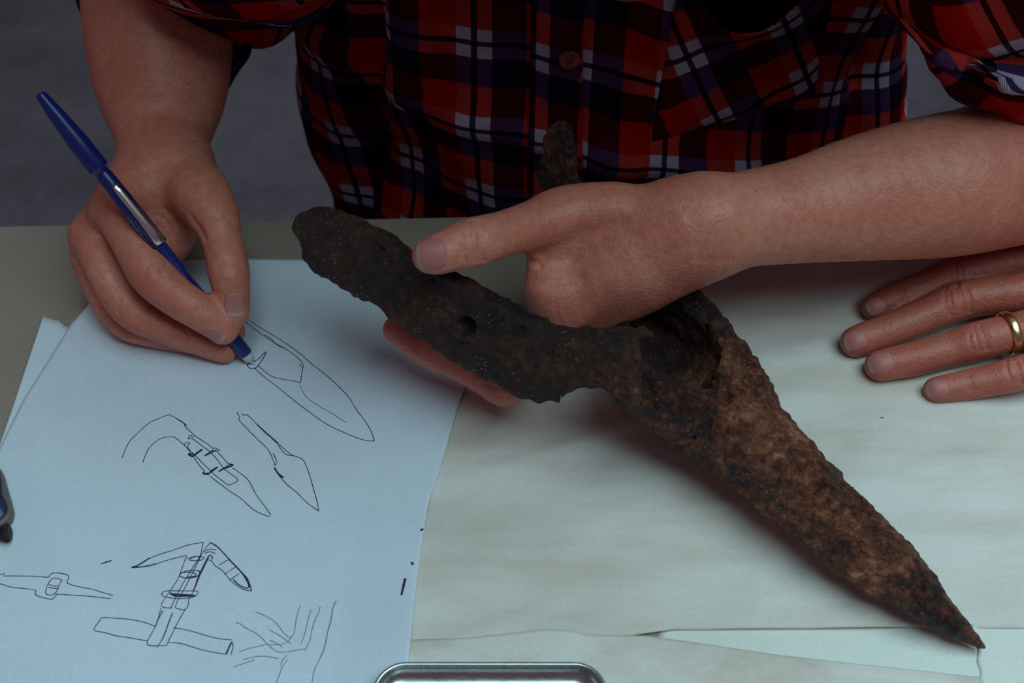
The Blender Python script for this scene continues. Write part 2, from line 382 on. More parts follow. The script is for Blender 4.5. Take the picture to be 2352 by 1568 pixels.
d4 = cz(0, 1200, 3.92, [
 [(1830,178),(1700,200),(1570,245),(1440,285),(1340,325)], ([(1345,320),(1240,385),(1185,403),(1300,395),(1410,370)],1.8),
 [(1410,370),(1520,335),(1680,295)], [(1830,178),(1800,300),(1720,430),(1640,560),(1580,680),(1540,765)],
 [(1680,295),(1650,380),(1610,490),(1570,560),(1500,660),(1452,752),(1550,770)],
 [(1895,180),(1830,260),(1760,400),(1680,560),(1600,700),(1580,765)],
 ([(1895,180),(1960,220),(2060,325),(2160,430),(2230,510),(2265,615)],1.5), [(2265,615),(2190,600),(2110,550),(2060,500),(2000,430),(1940,390),(1905,345),(1880,335)],
 ([(2060,330),(2130,400),(2190,470),(2240,560),(2220,590),(2150,560),(2100,510)],1.7),
 [(2060,330),(1970,385)], [(2120,400),(2020,465)], [(2155,460),(2075,510)],
 [(1870,300),(1905,300),(1915,330),(1890,290),(1840,370),(1780,500),(1740,620),(1700,690),(1695,740),(1660,785),(1580,768)],
 ([(1880,310),(1820,430),(1780,520),(1740,620)],1.6),
 [(1840,265),(1880,240),(1945,245)], [(1840,280),(1890,262),(1945,280)],
 [(1680,325),(1760,305),(1840,315),(1800,340),(1700,335),(1760,305)],
 ([(1615,465),(1680,435),(1790,435),(1780,480),(1690,500),(1620,480),(1640,450),(1740,450),(1760,480),(1680,490)],1.3),
 [(1450,640),(1500,615),(1640,615),(1780,620),(1740,670),(1600,685),(1480,665),(1455,640)],
 ([(1530,630),(1580,660),(1680,660),(1760,658),(1640,648),(1530,640)],2.2),
 [(1450,770),(1420,880),(1385,960),(1325,1090),(1420,1108),(1505,1102)], [(1665,785),(1600,900),(1560,980),(1520,1060),(1505,1102)],
 ([(1555,810),(1520,900),(1480,1010),(1455,1060)],1.5), [(1455,1060),(1410,1125)], ([(1470,790),(1420,880),(1400,940)],1.2),
 [(1390,930),(1290,895),(1160,870),(1040,860),(925,855),(900,880),(848,965),(950,990),(1040,1018),(1160,1035),(1330,1065)],
 [(1560,945),(1700,970),(1870,1020),(1980,1045),(2085,1055)], [(1520,1078),(1640,1090),(1800,1140),(1940,1170),(2035,1185)],
 ([(2085,1075),(2060,1130),(2035,1185)],2.0), [(2090,1070),(2098,1120),(2078,1190)]])
ribbon(d4, 'ink_drawing', INK)['label'] = 'pick bound to a handle over a crossbar, drawn in ink'
d5 = cz(0, 1200, 3.92, [
 [(-60,470),(0,468),(45,458)], [(30,480),(160,480),(330,483),(430,492),(450,470),(490,452),(560,458),(605,470),(620,490),(605,530),(620,550),(700,575),(830,600),(930,630),(1018,655)],
 [(-60,540),(0,550),(100,580),(200,592),(318,608),(316,640),(345,662),(420,682),(468,690),(500,660),(515,645)],
 [(495,640),(640,652),(800,662),(920,675),(985,682),(1003,678)],
 [(560,520),(520,502),(470,505),(435,550),(415,600),(415,640),(450,652),(490,640),(520,600),(540,545),(560,520)],
 [(440,555),(480,570),(525,572)], [(435,580),(480,590),(520,595)]])
ribbon(d5, 'ink_drawing', INK)['label'] = 'double ended pick head with an eye, drawn in ink'
d6 = cz(500, 1350, 4.704, [
 [(195,390),(205,378),(240,385),(310,435),(420,495),(480,545),(540,610),(600,660),(650,690),(740,690),(860,672),(940,660)],
 [(408,260),(500,295),(590,345),(650,400),(700,470),(770,535),(805,520)], [(893,185),(870,260),(850,330),(838,420),(825,490),(780,555),(740,590),(660,612),(560,612)],
 [(555,452),(640,495),(720,550),(790,605)], [(1010,235),(985,310),(965,390),(940,500),(903,598)],
 [(1108,200),(1090,270),(1050,350),(1020,450),(995,570),(940,680)], ([(1282,138),(1245,215),(1225,340),(1190,470),(1160,620),(1130,710),(1098,772)],1.4),
 [(1098,780),(1060,850),(1030,950),(1018,1040)], [(745,728),(700,780),(680,838)], [(755,770),(700,850),(670,930),(630,1030)],
 [(232,692),(330,655),(430,632),(540,605)], [(280,772),(400,745),(520,738),(660,765)], [(168,858),(280,815),(400,778)], [(560,565),(640,600),(705,640)]])
ribbon(d6, 'ink_drawing', INKF)['label'] = 'faint loose branching strokes drawn in thin ink'
for mk in ([[(232,1295),(246,1290),(256,1287)]], [([(968,1214),(970,1218)],2.5)], [[(943,1291),(950,1294),(944,1297)]], [([(931,1328),(927,1345),(922,1366)],1.8)]):
    ribbon(mk, 'ink_mark', INK, 0.0006)

# ------------------------------------------------------------------ signed-distance modelling
class Field:
    def __init__(s, lo, hi, vs):
        s.lo = np.array(lo, float); s.vs = vs
        s.n = np.ceil((np.array(hi)-s.lo)/vs).astype(int)+1
        s.d = np.full(s.n, 0.05, np.float32)
    def block(s, lo, hi):
        a = np.maximum(0, np.floor((np.array(lo)-s.lo)/s.vs).astype(int)); b2 = np.minimum(s.n, np.ceil((np.array(hi)-s.lo)/s.vs).astype(int)+1)
        sl = tuple(slice(a[i], max(a[i], b2[i])) for i in range(3))
        g = [(s.lo[i]+s.vs*np.arange(sl[i].start, sl[i].stop)).astype(np.float32) for i in range(3)]
        return sl, g[0][:, None, None], g[1][None, :, None], g[2][None, None, :]
def smin(a, b2, k):
    if k <= 0: return np.minimum(a, b2)
    h = np.clip(0.5+0.5*(b2-a)/k, 0, 1); return b2+(a-b2)*h-k*h*(1-h)
def catmull(P, R, m=4):
    P = [np.array(p, float) for p in P]; out = []; ro = []
    for i in range(len(P)-1):
        p0, p1, p2, p3 = P[max(i-1, 0)], P[i], P[i+1], P[min(i+2, len(P)-1)]
        r0, r1, r2, r3 = R[max(i-1, 0)], R[i], R[i+1], R[min(i+2, len(P)-1)]
        for j in range(m):
            t = j/m
            f = lambda a, b3, c, d: 0.5*((2*b3)+(c-a)*t+(2*a-5*b3+4*c-d)*t*t+(3*b3-a-3*c+d)*t**3)
            out.append(f(p0, p1, p2, p3)); ro.append(f(r0, r1, r2, r3))
    out.append(P[-1]); ro.append(R[-1]); return out, ro
def chain_d(F, pts, radii, m=3, axis=None, ratio=1.0, margin=0.012):
    P, R = catmull(pts, radii, m)
    A = np.array(P); lo = (A-np.max(R)-margin).min(0); hi = (A+np.max(R)+margin).max(0)
    sl, X, Y, Z = F.block(lo, hi)
    full = np.full([s.stop-s.start for s in sl], 0.05, np.float32)
    for i in range(len(P)-1):
        a, b2, ra, rb = P[i], P[i+1], R[i], R[i+1]
        l2 = np.minimum(a, b2)-max(ra, rb)-margin; h2 = np.maximum(a, b2)+max(ra, rb)+margin
        s2, x, y, z = F.block(l2, h2)
        off = tuple(slice(s2[k].start-sl[k].start, s2[k].stop-sl[k].start) for k in range(3))
        ab = b2-a; L = ab@ab+1e-12
        x, y, z = x-a[0], y-a[1], z-a[2]
        t = np.clip((x*ab[0]+y*ab[1]+z*ab[2])/L, 0, 1)
        x, y, z = x-t*ab[0], y-t*ab[1], z-t*ab[2]
        if axis is not None:
            q = x*axis[0]+y*axis[1]+z*axis[2]
            dd = np.sqrt(np.maximum(x*x+y*y+z*z-q*q, 0)+(q/ratio)**2)-(ra+t*(rb-ra)); dd *= (1+ratio)/2 if ratio < 1 else 1
        else:
            dd = np.sqrt(x*x+y*y+z*z)-(ra+t*(rb-ra))
        full[off] = np.minimum(full[off], dd.astype(np.float32))
    return sl, full
def group_add(F, chains, kin, kout):
    """smooth-union the chains of a group together, then into the field"""
    blocks = [chain_d(F, *c[:2], **(c[2] if len(c) > 2 else {})) for c in chains]
    a = [min(b2[0][i].start for b2 in blocks) for i in range(3)]; e = [max(b2[0][i].stop for b2 in blocks) for i in range(3)]
    g = np.full([e[i]-a[i] for i in range(3)], 0.05, np.float32)
    for sl, d in blocks:
        off = tuple(slice(sl[k].start-a[k], sl[k].stop-a[k]) for k in range(3)); g[off] = smin(g[off], d, kin)
    sl = tuple(slice(a[i], e[i]) for i in range(3)); F.d[sl] = smin(F.d[sl], g, kout)
def surface_nets(F):
    d = F.d; ins = d < 0; nx, ny, nz_ = d.shape
    c = np.zeros((nx-1, ny-1, nz_-1), np.uint8)
    for i in (0, 1):
        for j in (0, 1):
            for k in (0, 1): c += ins[i:nx-1+i, j:ny-1+j, k:nz_-1+k]
    I, J, K = np.nonzero((c > 0) & (c < 8)); n = len(I)
    idx = np.full(c.shape, -1, np.int32); idx[I, J, K] = np.arange(n)
    cor = [(i, j, k) for i in (0, 1) for j in (0, 1) for k in (0, 1)]
    D = {q: d[I+q[0], J+q[1], K+q[2]].astype(np.float64) for q in cor}
    acc = np.zeros((n, 3)); cnt = np.zeros(n)
    for q in cor:
        for ax in range(3):
            if q[ax] == 0:
                r = list(q); r[ax] = 1; r = tuple(r); a, b2 = D[q], D[r]; mk = (a < 0) != (b2 < 0)
                t = np.where(mk, a/np.where(a-b2 == 0, 1, a-b2), 0)
                for x in range(3):
                    acc[:, x] += np.where(mk, q[x]+(t if x == ax else 0), 0)
                cnt += mk
    V = (acc/cnt[:, None]+np.stack([I, J, K], 1))*F.vs+F.lo
    quads = []
    for ax in range(3):
        u, v = [(1, 2), (2, 0), (0, 1)][ax]
        sa = [slice(None)]*3; sb = [slice(None)]*3; sa[ax] = slice(0, -1); sb[ax] = slice(1, None)
        A, B = ins[tuple(sa)], ins[tuple(sb)]
        P = np.stack(np.nonzero(A != B), 1)
        P = P[(P[:, u] > 0) & (P[:, v] > 0) & (P[:, u] < d.shape[u]-1) & (P[:, v] < d.shape[v]-1)]
        f = A[P[:, 0], P[:, 1], P[:, 2]]
        def g(du, dv):
            Q = P.copy(); Q[:, u] -= du; Q[:, v] -= dv; return idx[Q[:, 0], Q[:, 1], Q[:, 2]]
        q = np.stack([g(1, 1), g(0, 1), g(0, 0), g(1, 0)], 1)
        q[~f] = q[~f][:, ::-1]; quads.append(q)
    return V, np.concatenate(quads)
def np_mesh(name, V, Q, mat, parent=None, attr=None):
    me = bpy.data.meshes.new(name)
    me.vertices.add(len(V)); me.vertices.foreach_set('co', np.asarray(V, np.float32).ravel())
    me.loops.add(Q.size); me.loops.foreach_set('vertex_index', Q.astype(np.int32).ravel())
    me.polygons.add(len(Q)); me.polygons.foreach_set('loop_start', np.arange(0, Q.size, 4, dtype=np.int32))
    me.polygons.foreach_set('use_smooth', np.ones(len(Q), bool)); me.update(calc_edges=True); me.validate()
    me.materials.append(mat)
    if attr:
        for k, a in attr.items():
            at = me.attributes.new(k, 'FLOAT', 'POINT'); at.data.foreach_set('value', np.asarray(a, np.float32))
    o = bpy.data.objects.new(name, me); return link(o, parent)
def relax(V, Q, it=1, lam=0.5):
    for _ in range(it):
        acc = np.zeros_like(V); cnt = np.zeros(len(V))
        for a, b2 in ((0, 1), (1, 2), (2, 3), (3, 0)):
            np.add.at(acc, Q[:, a], V[Q[:, b2]]); np.add.at(cnt, Q[:, a], 1)
            np.add.at(acc, Q[:, b2], V[Q[:, a]]); np.add.at(cnt, Q[:, b2], 1)
        V = V*(1-lam)+lam*acc/cnt[:, None]
    return V
def vnormals(V, Q):
    n = np.cross(V[Q[:, 2]]-V[Q[:, 0]], V[Q[:, 3]]-V[Q[:, 1]]); N_ = np.zeros_like(V)
    for k in range(4): np.add.at(N_, Q[:, k], n)
    return N_/np.maximum(np.linalg.norm(N_, axis=1), 1e-12)[:, None]
def bvh_of(V, Q): return BVHTree.FromPolygons([tuple(v) for v in V], [tuple(q) for q in Q.tolist()])
def hitpx(bvh, px, py):
    hit, n, i, d = bvh.ray_cast(CAM, ray(px, py).normalized()); return (hit, n) if hit else (None, None)
def seg_dist(V, a, b2):
    ab = b2-a; t = np.clip(((V-a)@ab)/(ab@ab+1e-12), 0, 1); return np.linalg.norm(V-a-t[:, None]*ab, axis=1)
def press(V, Q, creases):
    """creases: (pixel polyline, depth m, width m): shallow grooves (or, negative, folds) in the skin"""
    bv = bvh_of(V, Q); Nn = vnormals(V, Q); off = np.zeros(len(V))
    for pl, dep, wid in creases:
        P = [hitpx(bv, x, y)[0] for x, y in pl]; P = [np.array(p) for p in P if p is not None]
        if len(P) < 2: continue
        A = np.array(P); sel = np.nonzero(np.all((V > A.min(0)-4*wid) & (V < A.max(0)+4*wid), axis=1))[0]
        if not len(sel): continue
        dd = np.full(len(sel), 1.0)
        for i in range(len(P)-1): dd = np.minimum(dd, seg_dist(V[sel], P[i], P[i+1]))
        np.add.at(off, sel, -dep*np.exp(-(dd/wid)**2))
    return V+Nn*off[:, None]
def flush(V, spots):
    a = np.zeros(len(V))
    for p, r, s in spots: a = np.maximum(a, s*np.exp(-(np.linalg.norm(V-np.array(p), axis=1)/r)**2))
    return a
def nail(bvh, cpx, tipdir_px, length, width, parent, label=None, h=0.0):
    c, n = hitpx(bvh, *cpx)
    if c is None: return None
    t, _ = hitpx(bvh, *tipdir_px)
    if t is None: t = W(tipdir_px[0], tipdir_px[1], c.z-T)
    a = (t-c); a = (a-n*a.dot(n)).normalized(); s = n.cross(a)
    V, UV = [], []; nu, nv = 15, 13
    for side in (0, 1):
        for j in range(nv):
            for i in range(nu):
                u = -1+2*i/(nu-1); v = -1+2*j/(nv-1)
                # squircle outline
                uu = u*math.sqrt(1-v*v*0.36); vv = v*math.sqrt(1-u*u*0.40)
                p = c+a*uu*length*0.5+s*vv*width*0.5+n*0.012
                hit, nn, ii, dd = bvh.ray_cast(p, -n)
                q = hit if hit and dd < 0.02 else c+a*uu*length*0.5+s*vv*width*0.5
                edge = max(abs(u), abs(v))
                lift = 0.00042 if edge < 0.99 else 0.00005
                V.append(q+n*(lift if side == 0 else -0.0004)); UV.append(((u+1)/2, (v+1)/2))
    F = []; m = nu*nv
    for j in range(nv-1):
        for i in range(nu-1):
            q = j*nu+i; F.append((q, q+1, q+nu+1, q+nu)); F.append((m+q, m+q+nu, m+q+nu+1, m+q+1))
    rim = list(range(nu))+[j*nu+nu-1 for j in range(1, nv)]+[(nv-1)*nu+i for i in range(nu-2, -1, -1)]+[j*nu for j in range(nv-2, 0, -1)]
    for k in range(len(rim)): F.append((rim[k], m+rim[k], m+rim[(k+1) % len(rim)], rim[(k+1) % len(rim)]))
    o = mesh_obj('fingernail', V, F, NAIL, None, True, UV); adopt(o, parent)
    if label: o['label'] = label
    return o
def ch(pts, m=3, **kw):
    s = [S(*p) for p in pts]; d = {'m': m}; d.update(kw); return ([a for a, r in s], [r for a, r in s], d)

# ------------------------------------------------------------------ person with the shirt: both arms
VS = 0.00085
man = empty('person', (0.057, 0.26, 0.0))
tag(man, 'person in red plaid flannel shirt sketching while holding the rusted iron', 'person')
allV, allQ, allA = [], [], []
def push(V, Q, A):
    off = sum(len(v) for v in allV); allV.append(V); allQ.append(Q+off); allA.append(A)

# left arm (reaches in from the right of the picture, holds the iron)
LA_fore = [(2590, 330, .075, 150), (2480, 370, .072, 165), (2352, 396, .070, 163), (2180, 424, .074, 166), (2000, 452, .077, 147), (1850, 482, .081, 122), (1730, 500, .086, 111), (1640, 512, .090, 105), (1570, 522, .090, 100)]
LA = [
 ([ch(LA_fore, m=4)], 0, 0),
 # upper arm going up inside the sleeve
 ([([np.array(W(2590, 330, .075)), np.array(W(2480, 180, .105)), np.array(W(2390, 20, .14)), np.array((.250, .07, .99)), np.array((.222, .085, 1.09))], [.032, .033, .036, .042, .046], {'m': 3})], 0, .02),
 # back of the hand / palm
 ([ch([(1600, 500, .092, 92), (1480, 500, .092, 74), (1375, 497, .092, 62), (1290, 507, .092, 56)]),
   ch([(1600, 535, .086, 88), (1450, 600, .078, 84), (1345, 655, .068, 72), (1292, 700, .062, 60)]),
   ch([(1610, 560, .078, 70), (1480, 650, .062, 68), (1380, 700, .050, 60), (1345, 712, .046, 56)]),
   ch([(1600, 560, .070, 62), (1500, 640, .045, 62), (1420, 690, .036, 52)]),
   ch([(1600, 560, .066, 54), (1530, 630, .034, 52), (1460, 680, .026, 46)])], .016, .010),
 # web between thumb and index
 ([ch([(1260, 545, .084, 34), (1245, 600, .078, 34), (1250, 660, .070, 44)])], .0, .012),
 # thumb
 ([ch([(1400, 492, .093, 64), (1310, 492, .093, 62), (1240, 512, .095, 58), (1160, 536, .100, 53), (1088, 557, .104, 58), (1045, 570, .105, 52), (1008, 583, .105, 47), (988, 587, .105, 42)], m=4)], 0, .010),
 # index finger: behind the strap, bends below it and runs along its lower edge
 ([ch([(1300, 690, .062, 60), (1240, 790, .042, 51), (1168, 884, .025, 47), (1120, 866, .025, 43), (1050, 833, .027, 39), (985, 803, .029, 41), (930, 768, .030, 36), (912, 757, .030, 33)], m=4)], 0, .006),
 ([ch([(1350, 705, .048, 56), (1280, 780, .030, 46), (1205, 840, .014, 42), (1130, 822, .013, 36), (1060, 798, .012, 33), (990, 785, .012, 27)], m=3)], 0, .003),
 ([ch([(1420, 690, .036, 50), (1360, 780, .022, 44), (1290, 840, .011, 38), (1220, 820, .011, 34), (1160, 795, .011, 32), (1110, 770, .011, 28)], m=3)], 0, .003),
 ([ch([(1460, 680, .028, 44), (1400, 750, .016, 38), (1350, 800, .011, 34), (1290, 790, .011, 30), (1240, 765, .011, 26)], m=3)], 0, .003),
]
def build(groups, vs, pad=0.004):
    P, R = [], []
    for chs, *_ in groups:
        for c in chs: P += list(c[0]); R += list(c[1])
    P = np.array(P); R = np.array(R)[:, None]
    F = Field((P-R).min(0)-pad, (P+R).max(0)+pad, vs)
    for chs, kin, kout in groups: group_add(F, chs, kin, kout)
    V, Q = surface_nets(F); V = relax(V, Q, 2, 0.5); return V, Q
lefth = LA
V, Q = build(lefth, VS)
kn = 0.0006
creL = []
for x in (1062, 1078, 1096, 1106): creL.append(([(x, 505), (x-2+(6 if x > 1090 else 0), 540), (x+2, 575), (x+8, 600)], 0.0010 if x != 1078 else .0006, .0010))
creL += [([(1196, 585), (1215, 598), (1240, 612)], .0009, .0014), ([(1230, 560), (1290, 545), (1330, 520)], .0005, .004),
         ([(1205, 600), (1250, 590), (1300, 566), (1360, 535), (1420, 515)], .0026, .0055), ([(1225, 640), (1260, 650), (1330, 640)], .0006, .003)]
for k, (dx, dp) in enumerate(((0, .4), (31, .55), (52, .3), (88, .6), (101, .3))): creL.append(([(1262+dx, 748), (1250+dx, 728), (1243+dx, 708-(k % 2)*9)], .0006*dp, .0009))
for k in range(9): creL.append(([(1560+k*13, 470), (1585+k*12, 510), (1600+k*12, 560), (1604+k*11, 600)], .0003, .0011))
creL += [([(957, 770), (960, 785), (955, 800)], .0005, .0008), ([(1128, 862), (1124, 873), (1122, 880)], .0006, .001), ([(1110, 882), (1150, 893), (1185, 900)], .0003, .0008), ([(1130, 905), (1165, 912)], .0003, .0008)]
V = press(V, Q, creL)
fl_ = flush(V, [(W(1310, 725, .066), .014, .6), (W(1085, 545, .10), .011, .4), (W(1160, 890, .045), .013, .5), (W(905, 755, .045), .012, .5), (W(990, 590, .095), .010, .35)])
push(V, Q, fl_); bvL = bvh_of(V, Q)

# right arm (writing)
RA_fore = [(362, -230, .105, 150), (363, -100, .10, 168), (366, 0, .090, 172), (368, 100, .080, 165), (371, 190, .070, 148), (373, 258, .062, 124), (375, 318, .057, 99), (380, 362, .055, 94), (386, 400, .054, 100)]
RA = [
 ([ch(RA_fore, m=4)], 0, 0),
 ([([np.array(W(362, -230, .105)), np.array(W(450, -200, .115)), np.array(W(570, -170, .135)), np.array((-.130, .155, .98)), np.array((-.112, .09, 1.09))], [.034, .033, .034, .042, .046], {'m': 3})], 0, .02),
 ([ch([(372, 372, .056, 78), (330, 420, .060, 62), (290, 455, .062, 50), (262, 480, .062, 46)]),
   ch([(370, 380, .052, 74), (300, 440, .052, 58), (240, 500, .050, 48), (208, 540, .047, 44)]),
   ch([(370, 380, .044, 66), (290, 470, .040, 56), (230, 550, .034, 44), (208, 592, .032, 40)]),
   ch([(375, 380, .036, 60), (310, 490, .028, 54), (260, 590, .020, 44), (250, 625, .018, 38)]),
   ch([(400, 372, .056, 74), (432, 410, .060, 68), (462, 450, .062, 62), (488, 492, .060, 50)])], .014, .008),
 ([ch([(380, 430, .050, 70), (370, 500, .042, 66), (350, 560, .036, 58)])], 0, .012),
 ([ch([(430, 450, .050, 52), (410, 510, .042, 44), (400, 550, .036, 36)])], 0, .014),
 ([ch([(462, 450, .062, 58), (492, 500, .059, 49), (512, 560, .052, 46), (525, 622, .047, 48), (533, 668, .040, 41), (539, 704, .034, 35), (541, 718, .032, 31)], m=4)], 0, .008),
 ([ch([(262, 480, .062, 50), (300, 545, .060, 49), (348, 628, .052, 52), (398, 676, .045, 47), (450, 711, .038, 43), (492, 738, .031, 40), (512, 756, .027, 36)], m=4)], 0, .005),
 ([ch([(208, 540, .047, 46), (240, 620, .042, 42), (296, 708, .030, 42), (360, 745, .022, 38), (430, 772, .015, 35), (490, 796, .011, 31), (516, 806, .0095, 28)], m=4)], 0, .003),
 ([ch([(208, 592, .032, 42), (232, 660, .026, 40), (284, 738, .015, 37), (345, 764, .011, 33), (400, 778, .0085, 29), (440, 786, .0085, 26)], m=4)], 0, .003),
 ([ch([(250, 625, .018, 38), (280, 690, .012, 34), (330, 735, .0095, 31), (390, 752, .008, 28)], m=3)], 0, .003),
 ([ch([(480, 700, .012, 28), (525, 742, .010, 30), (537, 764, .010, 26)], m=3)], 0, .0),
]
V, Q = build(RA, VS)
creR = [([(430, 560), (415, 530), (395, 500), (380, 480)], .0009, .0016), ([(400, 540), (385, 515), (370, 495)], .0005, .001),
        ([(470, 548), (455, 520), (440, 500)], .0009, .002), ([(300, 405), (350, 385), (400, 372), (460, 378)], .0005, .003),
        ([(385, 610), (370, 620), (372, 632)], .0006, .001), ([(350, 600), (336, 615), (330, 635)], .0004, .001), ([(432, 735), (440, 722), (455, 712)], .0005, .001),
        ([(278, 690), (268, 712), (280, 735)], .0005, .001), ([(425, 780), (432, 768), (428, 760)], .0005, .001), ([(505, 600), (530, 596), (552, 604)], .0004, .001), ([(500, 612), (530, 606), (556, 614)], .0004, .001)]
V = press(V, Q, creR)
fl_ = flush(V, [(W(345, 628, .06), .012, .5), (W(500, 750, .025), .012, .4), (W(200, 540, .055), .015, .4), (W(290, 470, .07), .012, .35), (W(297, 720, .035), .01, .35), (W(537, 764, .010), .01, .7), (W(440, 705, .03), .01, .3)])
push(V, Q, fl_); bvR = bvh_of(V, Q)
# trunk inside the shirt
TC = np.array([0.057, 0.26])
F = Field((-0.25, -0.02, 0.55), (0.48, 0.42, 1.30), 0.006)
group_add(F, [([(TC[0], TC[1], .64), (TC[0], TC[1], .80), (TC[0], TC[1]-.09, 1.0), (TC[0], TC[1]-.18, 1.12), (TC[0], TC[1]-.24, 1.22)], [.13, .125, .13, .12, .055], {'m': 3, 'axis': (0, 1, 0), 'ratio': .72}),
   ([(TC[0]-.11, .085, 1.095), (TC[0], .08, 1.11), (TC[0]+.11, .085, 1.095)], [.05, .06, .05], {})], .04, 0)
V, Q = surface_nets(F); V = relax(V, Q, 2)
push(V, Q, np.zeros(len(V)))
# unseen head and neck bent over the table, added for the shade they cast
HC_ = np.array((0.045, -0.065, 1.37)); hf = np.array((0, -.64, -.77)); hu = np.array((0, -.77, .64)); hx = np.array((1.0, 0, 0))
def hp(x, f, u): return HC_+hx*x+hf*f+hu*u
F = Field((-0.09, -0.24, 1.07), (0.18, 0.15, 1.54), 0.003)
group_add(F, [([(TC[0], .070, 1.11), (TC[0]-.003, .035, 1.20), tuple(hp(0, -.035, -.06))], [.060, .054, .056], {}),
   ([hp(0, -.035, .030), hp(0, .020, .040)], [.080, .074], {}), ([hp(0, .02, .0), hp(0, .030, -.045), hp(0, .048, -.088)], [.066, .054, .030], {}),
   ([hp(-.045, -.005, -.055), hp(-.022, .04, -.088)], [.026, .018], {}), ([hp(.045, -.005, -.055), hp(.022, .04, -.088)], [.026, .018], {})], .03, 0)
group_add(F, [([hp(0, .084, .008), hp(0, .103, -.026)], [.008, .012], {}), ([hp(-.012, .088, -.030), hp(.012, .088, -.030)], [.009, .009], {})], .006, .008)
group_add(F, [([hp(-.038, .078, .020), hp(0, .086, .016), hp(.038, .078, .020)], [.009, .010, .009], {})], 0, .012)
group_add(F, [([hp(-.020, .080, -.054), hp(0, .087, -.053), hp(.020, .080, -.054)], [.005, .007, .005], {}), ([hp(-.016, .080, -.063), hp(0, .085, -.063), hp(.016, .080, -.063)], [.005, .008, .005], {})], .002, .004)
for sx in (-1, 1):
    group_add(F, [([hp(sx*.031, .072, .000), hp(sx*.032, .072, .000)], [.0125, .0125], {})], 0, .003)
    group_add(F, [([hp(sx*.074, -.018, .018), hp(sx*.084, -.026, .012), hp(sx*.082, -.022, -.010), hp(sx*.073, -.012, -.026)], [.008, .009, .008, .007], {})], 0, .006)
V, Q = surface_nets(F); V = relax(V, Q, 2)
push(V, Q, np.zeros(len(V)))
F = Field((-0.10, -0.26, 1.15), (0.19, 0.15, 1.54), 0.004)
group_add(F, [([hp(0, -.036, .034), hp(0, .014, .046)], [.087, .080], {}), ([hp(0, -.050, .0), hp(0, -.062, -.040)], [.072, .050], {})], .02, 0)
g_ = [(F.lo[i]+F.vs*np.arange(F.n[i])) for i in range(3)]
gx, gy, gz = np.meshgrid(*g_, indexing='ij'); rel = np.stack([gx, gy, gz], -1)-HC_
ff = rel@hf; uu = rel@hu; cut = np.where(uu > .055, ff-.075, np.where(uu > 0, ff-.015-.06*np.clip((uu-.01)/.045, 0, 1), ff+.012))
F.d = smin(-F.d, -(cut.astype(np.float32)), .008); F.d = -F.d
V2, Q2 = surface_nets(F); V2 = relax(V2, Q2, 1)
body = np_mesh('body', np.concatenate(allV), np.concatenate(allQ), SKIN, None, {'flush': np.concatenate(allA)}); adopt(body, man)
hair = np_mesh('hair', V2, Q2, plain('dark_brown_hair', (0.022, 0.013, 0.009, 1), 0.6), None); adopt(hair, man)
nail(bvL, (987, 583), (950, 590), .0135, .0135, man, 'broad thumbnail with a pale free edge')
nail(bvR, (541, 700), (543, 730), .012, .0105, man)
nail(bvR, (492, 772), (520, 786), .010, .0085, man)

# ------------------------------------------------------------------ second person's hand
man2 = empty('person', W(2600, 650, 0)); tag(man2, 'person resting a ringed hand flat on the buff paper, fingers only', 'person')
H2 = [
 ([ch([(3500, 590, .034, 150), (3200, 600, .034, 140), (2950, 612, .032, 118), (2800, 630, .031, 122)])], 0, 0),
 ([ch([(2900, 590, .030, 80), (2650, 575, .028, 62), (2450, 578, .026, 52)]),
   ch([(2900, 610, .032, 84), (2680, 622, .031, 66), (2510, 636, .029, 54)]),
   ch([(2900, 640, .030, 80), (2680, 690, .028, 64), (2500, 716, .026, 50)]),
   ch([(2900, 660, .026, 74), (2650, 760, .022, 58), (2480, 806, .019, 46)])], .014, .010),
 ([ch([(2450, 578, .026, 52), (2380, 590, .024, 49), (2297, 608, .0205, 46), (2198, 632, .0165, 46), (2130, 660, .0125, 42), (2067, 684, .010, 40), (2025, 700, .008, 34), (2008, 706, .0075, 30)], m=4)], 0, .003),
 ([ch([(2510, 636, .029, 53), (2430, 656, .026, 48), (2340, 672, .0225, 46), (2250, 682, .020, 44), (2198, 694, .0175, 45), (2120, 728, .0125, 41), (2040, 760, .0095, 40), (1990, 776, .0085, 38), (1966, 785, .008, 36)], m=4)], 0, .003),
 ([ch([(2500, 716, .026, 52), (2420, 738, .024, 47), (2330, 762, .0205, 44), (2246, 783, .0175, 45), (2180, 803, .0125, 41), (2100, 824, .0095, 40), (2050, 834, .0085, 38), (2022, 840, .008, 36)], m=4)], 0, .003),
 ([ch([(2480, 806, .019, 46), (2410, 836, .017, 42), (2330, 860, .0145, 40), (2270, 874, .011, 37), (2225, 883, .009, 36), (2175, 892, .0075, 33), (2152, 896, .007, 31)], m=4)], 0, .003),
 ([ch([(2900, 560, .026, 60), (2780, 500, .022, 56), (2640, 490, .016, 48), (2540, 500, .013, 44)], m=3)], 0, .012),
]
V, Q = build(H2, VS)
cre2 = []
KD = 1.35; RK = random.Random(5)
